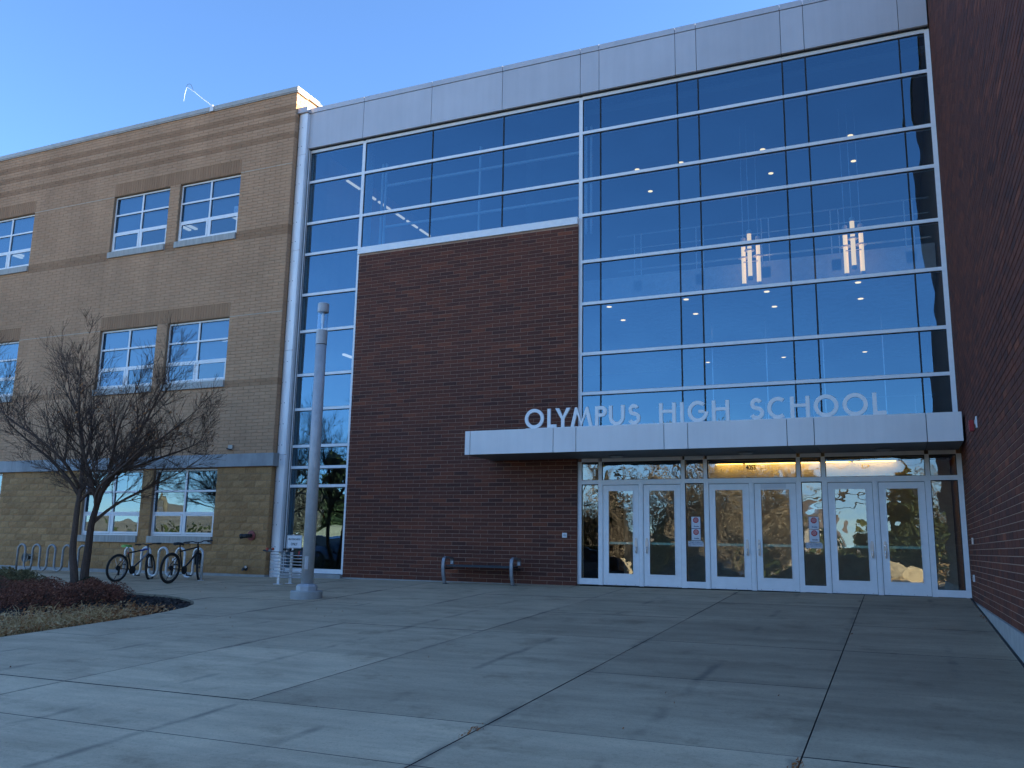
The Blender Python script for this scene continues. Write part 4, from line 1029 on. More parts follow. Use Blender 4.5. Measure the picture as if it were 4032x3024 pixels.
# wave bike racks
def wave_rack(x0, y, pitch, humps, m, label, zt):
    g = GZ(x0+1.2, y); t = thing('bike_rack', (x0, y, g), label, 'bike rack', 'wave bike racks by the tan wall')
    r_ = pitch/4; pts = []; zb = g+.09+r_-.02; za = zt-r_
    x = x0; pts.append((x, y, g-.02))
    for k in range(humps):
        cx = x+r_; pts.append((x, y, za))
        for q in range(1, 12): a = math.pi*(1-q/12); pts.append((cx+r_*math.cos(a), y, za+r_*math.sin(a)))
        x += 2*r_; pts.append((x, y, za))
        if k < humps-1:
            pts.append((x, y, zb)); cx = x+r_
            for q in range(1, 12): a = math.pi*(1+q/12); pts.append((cx+r_*math.cos(a), y, zb+r_*math.sin(a)))
            x += 2*r_; pts.append((x, y, zb))
    pts.append((x, y, GZ(x, y)-.02))
    mb = MB(); mb.tube(pts, .030, 12); build(mb, 'tube', m, t, smooth=True)
    for xx in (x0, x):
        mb = MB(); gz_ = GZ(xx, y); mb.lathe([(.075, gz_-.01), (.075, gz_+.012)], (xx, y, 0), n=18); build(mb, 'flange', m, t)
wave_rack(-11.74, -1.72, .573, 5, M['galv'], 'shiny galvanised wave bike rack holding two bicycles', .605)
wave_rack(-16.42, -1.20, .60, 5, M['galv_dull'], 'dull grey wave bike rack standing empty behind the tree trunks', .605)

# bicycles (built along +X, rear hub at the origin)
def bicycle(pos, heading, lean, steer, Rw, frame_m, second_m, saddle_m, post_m, label):
    t = thing('bicycle', pos, label, 'bicycle', 'bicycles at the shiny rack', rz=heading); t.rotation_euler[0] = lean
    s_ = Rw/.34
    def P(x, y, z): return (x*s_, y*s_, z*s_)
    fa = Vector(P(1.06, 0, .34)); hb = Vector(P(.925, 0, .70)); ht = Vector(P(.885, 0, .83))
    ax = (ht-hb).normalized(); Rm = Matrix.Rotation(steer, 4, ax)
    def S(p): return tuple(hb+Rm @ (Vector(p)-hb))
    def wheel(c, f, knob):
        mb = MB(); n = 36
        mb.tube([f((c[0]+(Rw-.027)*math.cos(2*math.pi*k/n), 0, c[2]+(Rw-.027)*math.sin(2*math.pi*k/n))) for k in range(n)], .027, 8, closed=True)
        w_ = build(mb, 'wheel', M['tyre'], t, smooth=True)
        mb = MB(); mb.tube([f((c[0]+(Rw-.062)*math.cos(2*math.pi*k/n), 0, c[2]+(Rw-.062)*math.sin(2*math.pi*k/n))) for k in range(n)], .012, 6, closed=True); build(mb, 'rim', M['dark_metal'] if frame_m == second_m else M['galv_dull'], w_)
        mb = MB()
        for k in range(24):
            a = 2*math.pi*k/24; sy = .025*(1 if k % 2 else -1)
            mb.tube([f((c[0]+.02*math.cos(a+.9), sy, c[2]+.02*math.sin(a+.9))), f((c[0]+(Rw-.07)*math.cos(a), 0, c[2]+(Rw-.07)*math.sin(a)))], .0016, 3, cap=False)
        build(mb, 'spokes', M['galv_dull'], w_)
        mb = MB(); mb.tube([f((c[0], -.055, c[2])), f((c[0], .055, c[2]))], .022, 10); build(mb, 'hub', M['dark_metal'], w_)
    I = lambda p: tuple(p)
    wheel((0, 0, Rw), I, 0); wheel((fa.x, 0, fa.z), S, 0)
    ra = P(0, 0, .34); bb = P(.43, 0, .29); st = P(.27, 0, .70)
    mb = MB(); mb.tube([bb, st], .018, 10); mb.tube([st, P(.62, 0, .755)], .019, 10); mb.tube([bb, P(.68, 0, .49)], .022, 10)
    for sy in (-.06, .06):
        mb.tube([(ra[0], sy, ra[2]), (bb[0], sy*.5, bb[2])], .010, 8); mb.tube([(ra[0], sy, ra[2]), (st[0], sy*.3, st[2]-.05)], .009, 8)
    fr = build(mb, 'frame', frame_m, t)
    mb = MB(); mb.tube([P(.62, 0, .755), P(.885, 0, .80)], .0195, 10); build(mb, 'top_tube', second_m, fr)
    mb = MB(); mb.tube([P(.68, 0, .49), P(.92, 0, .72)], .0225, 10); mb.tube([tuple(hb), tuple(ht)], .024, 10); build(mb, 'down_tube', M['galv_dull'] if second_m is M['blue_paint'] else frame_m, fr)
    mb = MB(); 
    mb.tube([S(P(.925, 0, .70)), S(P(.94, 0, .655))], .026, 10)
    for sy in (-.055, .055):
        mb.tube([S((hb.x+.01, sy, hb.z-.05)), S(((hb.x+fa.x)/2, sy, (hb.z+fa.z)/2-.02)), S((fa.x, sy, fa.z))], [.019, .017, .014], 8)
    mb.tube([S((hb.x+.01, -.055, hb.z-.05)), S((hb.x+.01, .055, hb.z-.05))], .018, 8)
    fk = build(mb, 'fork', M['black_paint'], t)
    mb = MB(); mb.tube([S(P(.885, 0, .83)), S(P(.87, 0, .875)), S(P(.93, 0, .91))], .017, 8)
    mb.tube([S(P(.90, -.32, .925)), S(P(.92, -.12, .935)), S(P(.93, -.06, .91)), S(P(.93, .06, .91)), S(P(.92, .12, .935)), S(P(.90, .32, .925))], .013, 8)
    hbar_ = build(mb, 'handlebar', M['black_paint'], t)
    for sy in (-1, 1):
        mb = MB(); mb.tube([S(P(.905, sy*.20, .928)), S(P(.90, sy*.325, .925))], .018, 8); build(mb, 'grip', M['black'], hbar_)
        mb = MB(); mb.tube([S(P(.925, sy*.19, .92)), S(P(.97, sy*.21, .905)), S(P(.985, sy*.28, .895))], .007, 6); build(mb, 'brake_lever', M['dark_metal'], hbar_)
    mb = MB(); mb.tube([P(.275, 0, .69), P(.235, 0, .86)], .0145, 8); build(mb, 'seat_post', post_m, t)
    mb = MB(); mb.tube([P(.272, 0, .69), P(.268, 0, .715)], .022, 8); build(mb, 'seat_clamp', M['red_paint'] if post_m is M['chrome'] else M['black'], t)
    mb = MB(); secs = [(.08, .05, .875), (.10, .085, .89), (.17, .085, .895), (.24, .055, .89), (.31, .028, .885), (.35, .015, .875)]
    vs = []
    for x, hw, z in secs: vs += [P(x, -hw, z-.035), P(x, -hw*.8, z), P(x, 0, z+.012), P(x, hw*.8, z), P(x, hw, z-.035), P(x, 0, z-.045)]
    fs = [(i*6+k, i*6+(k+1) % 6, i*6+6+(k+1) % 6, i*6+6+k) for i in range(5) for k in range(6)]+[tuple(reversed(range(6))), tuple(30+k for k in range(6))]
    mb.add(vs, fs); build(mb, 'saddle', saddle_m, t)
    mb = MB(); mb.lathe([(.10, -.055), (.10, -.05)], (bb[0], 0, bb[2]), 'Y', 24); mb.lathe([(.075, -.062), (.075, -.056)], (bb[0], 0, bb[2]), 'Y', 20)
    mb.tube([(bb[0], -.07, bb[2]), (bb[0]+.10, -.075, bb[2]-.12)], .011, 8); mb.tube([(bb[0], .06, bb[2]), (bb[0]-.10, .07, bb[2]+.12)], .011, 8); cr = build(mb, 'crankset', M['black'], t)
    for (dx, dz, sy) in ((.10, -.12, -.12), (-.10, .12, .12)):
        mb = MB(); mb.box(bb[0]+dx-.045, bb[0]+dx+.045, sy-.05, sy+.05, bb[2]+dz-.012, bb[2]+dz+.012); build(mb, 'pedal', M['black'], cr)
    mb = MB(); mb.lathe([(.055, -.05), (.035, -.03), (.06, -.025), (.06, -.02)], (ra[0], 0, ra[2]), 'Y', 18); mb.box(-.02, .03, -.065, -.045, ra[2]-.17, ra[2]-.02)
    mb.tube([(.0, -.05, ra[2]+.055), (bb[0], -.05, bb[2]+.095)], .004, 4); mb.tube([(.01, -.05, ra[2]-.16), (bb[0], -.05, bb[2]-.095)], .004, 4); build(mb, 'drivetrain', M['black'], t)
    mb = MB(); mb.tube([P(.12, .07, .26), P(.10, .16, .03)], .009, 6); build(mb, 'kickstand', M['dark_metal'], t)
    mb = MB(); mb.tube([(ra[0]+.05*math.cos(2.2), .0, Rw+.05), (ra[0]+(Rw-.09)*math.cos(2.0), 0, Rw+(Rw-.09)*math.sin(2.0))], .004, 4); mb.box(.05, .08, -.012, .012, Rw+.17, Rw+.23); build(mb, 'reflector', M['white'], t)
    return t
bicycle((-10.74, -2.86, GZ(-10.74, -2.86)+.001), R(91), R(4), R(28), .335, M['black_paint'], M['blue_paint'], M['green_vinyl'], M['chrome'], 'black and blue bicycle with a lime green saddle, left one at the shiny rack')
bicycle((-9.17, -2.76, GZ(-9.17, -2.76)+.001), R(97), R(3), R(27), .36, M['black_paint'], M['black_paint'], M['black'], M['black_paint'], 'all black mountain bicycle at the right end of the shiny rack')
t = thing('bag', (-9.45, -1.66, .25), 'small rounded black bag hanging at the front of the all black bicycle', 'bag')
mb = MB(); mb.lathe([(.03, -.13), (.10, -.10), (.13, 0), (.12, .08), (.05, .12)], (-9.42, -1.58, .33), n=14); build(mb, 'body', M['black'], t, smooth=True)
mb = MB(); mb.tube([(-9.47, -1.58, .42), (-9.47, -1.62, .54), (-9.41, -1.64, .58), (-9.37, -1.60, .43)], .008, 6); build(mb, 'strap', M['dark_metal'], t)

# skateboard rack with its sign
sx_, sy_ = -6.56, -1.86; g = GZ(sx_, sy_)
t = thing('skateboard_rack', (sx_, sy_, g), 'shiny skateboard rack of stacked wire loops under a white SKATEBOARDS ONLY sign', 'skateboard rack')
for (x, y, zt) in ((-6.625, -1.97, .585), (-6.47, -1.74, .64)):
    mb = MB(); mb.box(x-.035, x+.035, y-.012, y+.012, GZ(x, y), zt); build(mb, 'post', M['galv'], t)
    mb = MB(); mb.box(x-.10, x+.10, y-.06, y+.06, GZ(x, y)-.005, GZ(x, y)+.012); build(mb, 'foot_plate', M['galv'], t)
for k in range(8):
    z = .005+k*.072
    mb = MB(); a, b = -6.88, -6.40
    mb.tube([(b, -1.985, z), (a+.02, -1.985, z), (a-.01, -1.97, z), (a-.01, -1.94, z), (a+.02, -1.925, z), (b-.1, -1.925, z)], .0095, 8); build(mb, 'wire_loop', M['chrome'], t)
    mb = MB(); a, b = -6.62, -6.20
    mb.tube([(a, -1.76, z-.012), (b-.02, -1.76, z-.012), (b+.01, -1.745, z-.012), (b+.01, -1.70, z-.012), (b-.02, -1.685, z-.012), (a, -1.685, z-.012)], .0095, 8); build(mb, 'wire_loop', M['chrome'], t)
mb = MB(); mb.box(-6.48, -6.44, -1.735, -1.725, .6, .98); build(mb, 'sign_post', M['galv'], t)
rr = []
for (cx, cz, a0) in ((-6.225, .935, 0), (-6.595, .935, 90), (-6.595, .69, 180), (-6.225, .69, 270)):
    for k in range(5): rr.append((cx+.03*math.cos(R(a0+22.5*k)), cz+.03*math.sin(R(a0+22.5*k))))
mb = MB(); n = len(rr); mb.add([(x, -1.754, z) for x, z in rr]+[(x, -1.748, z) for x, z in rr], [tuple(reversed(range(n))), tuple(range(n, 2*n))]+[(k, (k+1) % n, n+(k+1) % n, n+k) for k in range(n)])
sp = build(mb, 'sign_plate', M['sign_face'], t)
mb = MB(); mb.tube([((x+6.41)*.945-6.41, -1.7545, (z-.8125)*.93+.8125) for x, z in rr], .0035, 4, closed=True); build(mb, 'border', M['ink'], sp)
text('SKATEBOARDS', .058, 'wording', M['ink'], (-6.41, -1.7565, .868), sp, bold=.0006, sx=.88)
text('ONLY', .085, 'wording', M['ink'], (-6.41, -1.7565, .755), sp, bold=.001, sx=.82)
t = thing('skateboard', (-6.62, -2.0, .56), 'dark skateboard with orange wheels lying wheels up in the top of the skateboard rack', 'skateboard')
mb = MB(); mb.tube([(-7.06, -2.05, .60), (-6.98, -2.05, .575), (-6.4, -2.03, .572), (-6.25, -2.02, .60)], [.004, .008, .008, .004], 4)
secs = [(-7.07, .05, .605), (-7.02, .09, .585), (-6.94, .10, .573), (-6.36, .10, .573), (-6.28, .09, .585), (-6.23, .05, .605)]; vs = []
for x, hw, z in secs: vs += [(x, -2.0-hw, z), (x, -2.0+hw, z), (x, -2.0+hw, z+.011), (x, -2.0-hw, z+.011)]
mb = MB(); mb.add(vs, [(i*4+k, i*4+(k+1) % 4, i*4+4+(k+1) % 4, i*4+4+k) for i in range(5) for k in range(4)]+[(3,2,1,0), (20,21,22,23)]); build(mb, 'deck', M['ink'], t)
for x, m_ in ((-6.90, M['orange']), (-6.40, M['black'])):
    mb = MB(); mb.tube([(x, -2.09, .635), (x, -1.91, .635)], .010, 6); mb.box(x-.03, x+.03, -2.025, -1.975, .585, .63); tr = build(mb, 'truck', M['galv_dull'], t)
    for y in (-2.10, -1.90):
        mb = MB(); mb.lathe([(.029, -.022), (.032, -.012), (.032, .012), (.029, .022)], (x, y, .635), 'Y', 14); build(mb, 'wheel', m_, tr)

# ------------------------------------------------------------------ plants
def grow(mb, rng, p, d, L, r, depth, lean=.12, tips=None, up=.10, maxd=4, minr=.0035):
    nseg = max(3, int(L/.22)); pts = [p]; rad = [r]; dirs = [d]
    q = p.copy(); dd = d.copy()
    for i in range(nseg):
        dd = (dd+Vector((rng.gauss(0, lean), rng.gauss(0, lean), rng.gauss(0, lean)+up*.5))).normalized()
        q = q+dd*(L/nseg); pts.append(q.copy()); dirs.append(dd.copy()); rad.append(max(minr, r*(1-.72*(i+1)/nseg)))
    mb[min(depth, 1)].tube(pts, rad, 6 if r > .02 else (4 if r > .008 else 3), cap=False, tone=rng.uniform(.1, .9))
    if tips is not None and depth >= 2: tips.extend(pts[1:])
    if depth >= maxd: return
    nk = {0: 9, 1: 8, 2: 6, 3: 4}.get(depth, 3)
    for k in range(nk):
        f_ = rng.uniform(.22, 1.0); i = min(nseg, int(f_*nseg)); b = pts[i]; bd_ = dirs[i]
        ang = R(rng.uniform(20, 44)); az = rng.uniform(0, 2*math.pi); a = bd_.orthogonal().normalized(); c = bd_.cross(a)
        nd = (bd_*math.cos(ang)+(a*math.cos(az)+c*math.sin(az))*math.sin(ang)).normalized()
        grow(mb, rng, b, nd, L*rng.uniform(.48, .78)*(1.12-.45*f_), max(minr, rad[i]*rng.uniform(.55, .78)), depth+1, lean, tips, up, maxd, minr)
def polyline_limb(mb, rng, pts, r0, r1, tips, kids_n=9, L=1.2, maxd=3, start=.3, up=.2, minr=.0026, mxd=3):
    P = [Vector(p) for p in pts]; n = len(P)
    # resample with a little wander
    Q = []; 
    for i in range(n-1):
        for k in range(4):
            f_ = k/4; p0, p1, p2, p3 = P[max(i-1, 0)], P[i], P[i+1], P[min(i+2, n-1)]
            Q.append(.5*((2*p1)+(-p0+p2)*f_+(2*p0-5*p1+4*p2-p3)*f_*f_+(-p0+3*p1-3*p2+p3)*f_**3))
    Q.append(P[-1]); m = len(Q); rad = [r0+(r1-r0)*i/(m-1) for i in range(m)]
    mb[0].tube(Q, rad, 9 if r0 > .05 else 6, cap=False, tone=rng.uniform(.2, .8))
    for k in range(kids_n):
        f_ = start+(1-start)*(k+rng.random())/kids_n; i = min(m-2, int(f_*(m-1))); bd_ = (Q[i+1]-Q[i]).normalized()
        ang = R(rng.uniform(25, 60)); az = rng.uniform(0, 2*math.pi); a = bd_.orthogonal().normalized(); c = bd_.cross(a)
        nd = (bd_*math.cos(ang)+(a*math.cos(az)+c*math.sin(az))*math.sin(ang)+Vector((0, 0, .30))).normalized()
        grow(mb, rng, Q[i], nd, L*rng.uniform(.6, 1.2)*(1.1-.3*f_), rad[i]*rng.uniform(.38, .55), 4-maxd, .08, tips, up, mxd, minr)
def leaf_card(mb, rng, p, s, tone):
    a = Vector((rng.gauss(0, 1), rng.gauss(0, 1), rng.gauss(0, 1))).normalized(); b = a.orthogonal().normalized(); c = a.cross(b)*.45
    mb.add([tuple(p-b*s), tuple(p+c*s-a*s*.2), tuple(p+b*s), tuple(p-c*s-a*s*.2)], [(0, 1, 2, 3)], tone)
rng = random.Random(5)
TB = (-9.75, -4.7, GZ(-9.75, -4.7)-.05)
front_tree = thing('bare_tree', TB, 'leafless two stemmed tree with a wide twiggy crown standing in the planting bed', 'tree')
wood = [MB(), MB()]; tips = []; y = -4.7
LIMB = [
 ([(-9.86,y,-.40),(-9.95,y-.02,.10),(-10.05,y-.02,.5),(-10.08,y,.91),(-10.10,y+.02,1.47),(-10.09,y+.04,1.88),(-10.13,y+.05,2.6),(-10.24,y+.05,3.1),(-10.42,y,3.6),(-10.6,y-.1,4.1),(-10.75,y-.1,4.6)], .092, .005, 15, 1.5, .42),
 ([(-9.62,y,-.40),(-9.645,y,.11),(-9.62,y,.51),(-9.60,y,1.06),(-9.47,y-.03,1.46),(-9.33,y-.05,1.79),(-9.15,y-.05,2.1),(-8.7,y-.05,2.4),(-8.0,y-.1,2.75),(-7.3,y-.15,3.1),(-6.7,y-.2,3.45)], .100, .005, 15, 1.25, .45),
 ([(-9.33,y-.05,1.79),(-9.1,y+.1,2.3),(-8.85,y+.25,2.9),(-8.6,y+.35,3.5),(-8.3,y+.4,4.2),(-8.2,y+.4,4.8)], 0.053, .005, 12, 1.25, .2),
 ([(-9.45,y,1.5),(-9.5,y-.2,2.0),(-9.62,y-.4,2.7),(-9.6,y-.6,3.4),(-9.55,y-.7,4.0),(-9.5,y-.8,4.6)], 0.048, .005, 12, 1.2, .25),
 ([(-10.09,y+.03,1.75),(-10.35,y-.1,2.1),(-10.8,y-.2,2.5),(-11.4,y-.3,2.9),(-12.1,y-.4,3.4),(-12.5,y-.4,4.0)], 0.044, .005, 12, 1.2, .2),
 ([(-10.08,y,1.3),(-10.3,y+.2,1.65),(-10.7,y+.4,1.95),(-11.3,y+.6,2.2),(-12.1,y+.7,2.45)], 0.037, .005, 10, 1.0, .2),
 ([(-9.5,y,1.4),(-9.2,y-.3,1.7),(-8.7,y-.6,1.95),(-8.0,y-.9,2.15),(-7.4,y-1.1,2.4),(-6.9,y-1.2,2.7)], 0.040, .005, 10, 1.0, .25),
 ([(-9.6,y,1.1),(-9.35,y+.3,1.5),(-8.9,y+.7,1.9),(-8.3,y+1.1,2.3),(-7.6,y+1.3,2.8)], 0.040, .005, 10, 1.1, .2),
 ([(-10.12,y+.05,2.3),(-10.5,y+.5,2.9),(-11.0,y+.9,3.6),(-11.4,y+1.1,4.5)], 0.040, .005, 11, 1.2, .2),
 ([(-10.1,y+.02,1.9),(-10.0,y-.5,2.4),(-10.3,y-1.0,2.9),(-10.9,y-1.4,3.4),(-11.3,y-1.6,4.2)], 0.040, .005, 11, 1.2, .2),
 ([(-9.15,y-.05,2.1),(-8.6,y-.5,2.6),(-8.0,y-.9,3.2),(-7.4,y-1.1,3.9)], 0.040, .005, 11, 1.15, .2),
 ([(-9.0,y,2.2),(-8.3,y+.3,2.5),(-7.6,y+.5,2.75),(-7.0,y+.6,3.0)], 0.035, .005, 11, 1.0, .2)]
for pts_, r0, r1, kn, L_, st_ in LIMB: polyline_limb(wood, rng, pts_, r0, r1, tips, kn, L_, 3, st_)
build(wood[0], 'trunk', M['bark'], front_tree)
build(wood[1], 'crown', M['bark'], front_tree, kind='stuff')
lf = MB()
spots = [(-8.6, y, 3.35, .75), (-8.9, y, 3.75, .6), (-9.9, y, 3.6, .7), (-8.0, y, 3.1, .6), (-7.6, y, 3.3, .5)]
for k in range(230):
    cx, cy, cz, s_ = rng.choice(spots)
    pp = min(rng.sample(tips, 60), key=lambda q: (q-Vector((cx+rng.gauss(0, s_*.5), cy+rng.gauss(0, .5), cz+rng.gauss(0, s_*.35)))).length)
    leaf_card(lf, rng, pp+Vector((rng.gauss(0, .02), rng.gauss(0, .02), -.04)), rng.uniform(.026, .052), rng.uniform(.15, .6))
build(lf, 'dry_leaves', M['dead_leaf'], front_tree, kind='stuff')
second = copy_tree(front_tree); second.location = (-13.9, -6.4, GZ(-13.9, -6.4)-.05); second.rotation_euler[2] = R(150)
second['label'] = 'second leafless tree, mostly outside the left edge, only its twig ends in view'

def shrub(name, x, y, rx, ry, h, n, m, ls, label, cat, seed, z0=None, flat=.5, group=None):
    rg = random.Random(seed); zb = BZ(x, y) if z0 is None else z0
    t = thing(name, (x, y, zb), label, cat, group); mb = MB(); st = MB()
    for k in range(26):
        a = rg.uniform(0, 2*math.pi); f_ = rg.uniform(.2, .95); e = Vector((x+rx*f_*math.cos(a), y+ry*f_*math.sin(a), zb+h*rg.uniform(.6, 1.05)*math.sqrt(max(.1, 1-f_*f_*.75))))
        st.tube([(x+rx*.3*f_*math.cos(a), y+ry*.3*f_*math.sin(a), zb-.03), tuple((Vector((x, y, zb))+e)/2+Vector((rg.gauss(0, .03), rg.gauss(0, .03), .05))), tuple(e)], [.008, .006, .003], 4, cap=False, tone=rg.random())
    for k in range(n):
        a = rg.uniform(0, 2*math.pi); f_ = math.sqrt(rg.random()); lump = 1+.22*math.sin(a*3+seed)+.12*math.sin(a*7+seed*2)
        px, py = rx*f_*lump*math.cos(a), ry*f_*lump*math.sin(a); top = h*math.sqrt(max(.02, 1-f_*f_*.9))*(1+.15*math.sin(px*9+seed)*math.cos(py*8))
        zz_ = top*(1-(rg.random()**2.2)*.9)
        leaf_card(mb, rg, Vector((x+px, y+py, zb+max(.01, zz_))), ls*rg.uniform(.6, 1.3), min(1, max(0, rg.gauss(.5, .25))))
    build(mb, 'foliage', m, t, kind='stuff'); build(st, 'stems', M['bark'], t, kind='stuff')
RS = [(-6.75, -7.05, .60, .60, .40, 'right end clump of dark red barberry beside the bare mulch'), (-6.75, -8.05, .62, .55, .38, 'front dark red barberry clump above the dry leaves'), (-7.15, -6.55, .68, .6, .34, 'dark red barberry clump in front of the tree trunks'),
      (-7.75, -7.45, .70, .6, .38, 'middle dark red barberry clump of the bed'), (-7.9, -8.7, .70, .6, .38, 'dark red barberry clump nearest the left edge with straw in front'), (-8.45, -6.6, .70, .6, .36, 'dark red barberry clump between tree and juniper'), (-9.0, -7.9, .75, .65, .40, 'dark red barberry clump at the left edge of the picture'), (-9.6, -6.8, .75, .6, .38, 'rearmost dark red barberry clump below the juniper')]
for k, (x, yy, rx, ry, h, lab) in enumerate(RS): shrub('barberry_shrub', x, yy, rx, ry, h, 3000, M['red_leaf'], .020, lab, 'shrub', 20+k, group='dark red barberry clumps')
for k, (x, yy, rx, ry, h, lab) in enumerate([(-10.55, -5.75, .85, .6, .44, 'low green juniper just left of the tree trunks'), (-11.6, -5.9, .95, .75, .54, 'larger low green juniper at the left edge under the dull rack'), (-12.9, -6.6, .95, .8, .55, 'green juniper outside the left edge of the bed')]):
    shrub('juniper', x, yy, rx, ry, h, 5200, M['juniper'], .026, lab, 'shrub', 60+k, group='low junipers in the planting bed')
shrub('evergreen_shrub', -9.12, -4.98, .36, .28, .30, 1500, M['box_leaf'], .024, 'small dark green shrub tucked right of the tree trunks', 'shrub', 90)
# mulch, fallen leaves and straw
rg = random.Random(3); mb = MB(); k = 0
while k < 16000:
    x, yy = (rg.uniform(-9.5, -4.75), rg.uniform(-9.0, -4.6)) if k < 7500 else (rg.uniform(-16, -4.75), rg.uniform(-12.4, -4.6))
    if not inbed(x, yy): continue
    k += 1; a = rg.uniform(0, math.pi); s_ = rg.uniform(.015, .05); wd = rg.uniform(.006, .016); tl = rg.uniform(-.35, .35)
    c, s2 = math.cos(a), math.sin(a); z = BZ(x, yy)+rg.uniform(.004, .02)
    mb.add([(x-c*s_+s2*wd, yy-s2*s_-c*wd, z-tl*s_), (x+c*s_+s2*wd, yy+s2*s_-c*wd, z+tl*s_), (x+c*s_-s2*wd, yy+s2*s_+c*wd, z+tl*s_+.006), (x-c*s_-s2*wd, yy-s2*s_+c*wd, z-tl*s_+.006)], [(0, 1, 2, 3)], rg.random()**1.4)
o = build(mb, 'mulch', M['mulch'], kind='stuff'); tag(o, 'dark bark mulch covering the bare tip of the planting bed', 'mulch')
mb = MB(); k = 0
while k < 4200:
    yy = rg.uniform(-10.5, -6.6); x = -4.8-abs(rg.gauss(0, .62))-.02; 
    if yy > -7.6: x -= .1*(yy+7.6)
    if not inbed(x, yy): continue
    if rg.random() > min(1, max(.12, (-yy-6.5)/1.6)): continue
    k += 1; leaf_card(mb, rg, Vector((x, yy, BZ(x, yy)+rg.uniform(.006, .10))), rg.uniform(.016, .044), (rg.uniform(.3, 1.0) if yy < -8.6 else rg.uniform(.2, .8)))
o = build(mb, 'fallen_leaves', M['dead_leaf'], kind='stuff'); tag(o, 'dry fallen leaves drifted along the front edge of the planting bed', 'leaves')
mb = MB()
for k in range(1100):
    yy = rg.uniform(-10.6, -8.0); x = -4.86-abs(rg.gauss(0, .42))
    if not inbed(x, yy): continue
    z = BZ(x, yy); L_ = rg.uniform(.08, .32) if rg.random() < .9 else rg.uniform(.3, .5); a = rg.uniform(0, 2*math.pi); dx, dy = math.cos(a), math.sin(a); b_ = rg.uniform(.3, 1.1)
    p0 = Vector((x, yy, z)); p1 = p0+Vector((dx*L_*.4*b_, dy*L_*.4*b_, L_*.45)); p2 = p0+Vector((dx*L_*b_, dy*L_*b_, L_*(.75-.45*b_)))
    mb.tube([tuple(p0), tuple(p1), tuple(p2)], [.0038, .0034, .0016], 3, cap=False, tone=rg.random())
o = build(mb, 'straw_grass', M['straw'], kind='stuff'); tag(o, 'pale dead grass stalks at the front left of the planting bed', 'dry grass')
mb = MB()
for (px, py, n, s_) in ((5.83, -12.32, 40, .10), (3.47, -12.3, 25, .1), (7.62, -3.2, 20, .2)):
    for k in range(n): 
        x = px+rg.gauss(0, .02); yy = py+rg.gauss(0, s_); leaf_card(mb, rg, Vector((x, yy, GZ(x, yy)+.01)), rg.uniform(.008, .02), rg.uniform(0, .4))
for k in range(60):
    x, yy = rg.uniform(-8, 7), rg.uniform(-13, -1)
    if inbed(x, yy): continue
    leaf_card(mb, rg, Vector((x, yy, GZ(x, yy)+.008)), rg.uniform(.008, .02), rg.uniform(0, .5))
o = build(mb, 'joint_debris', M['dead_leaf'], kind='stuff'); tag(o, 'crumbs of dry leaf caught in the paving joints', 'leaf litter')

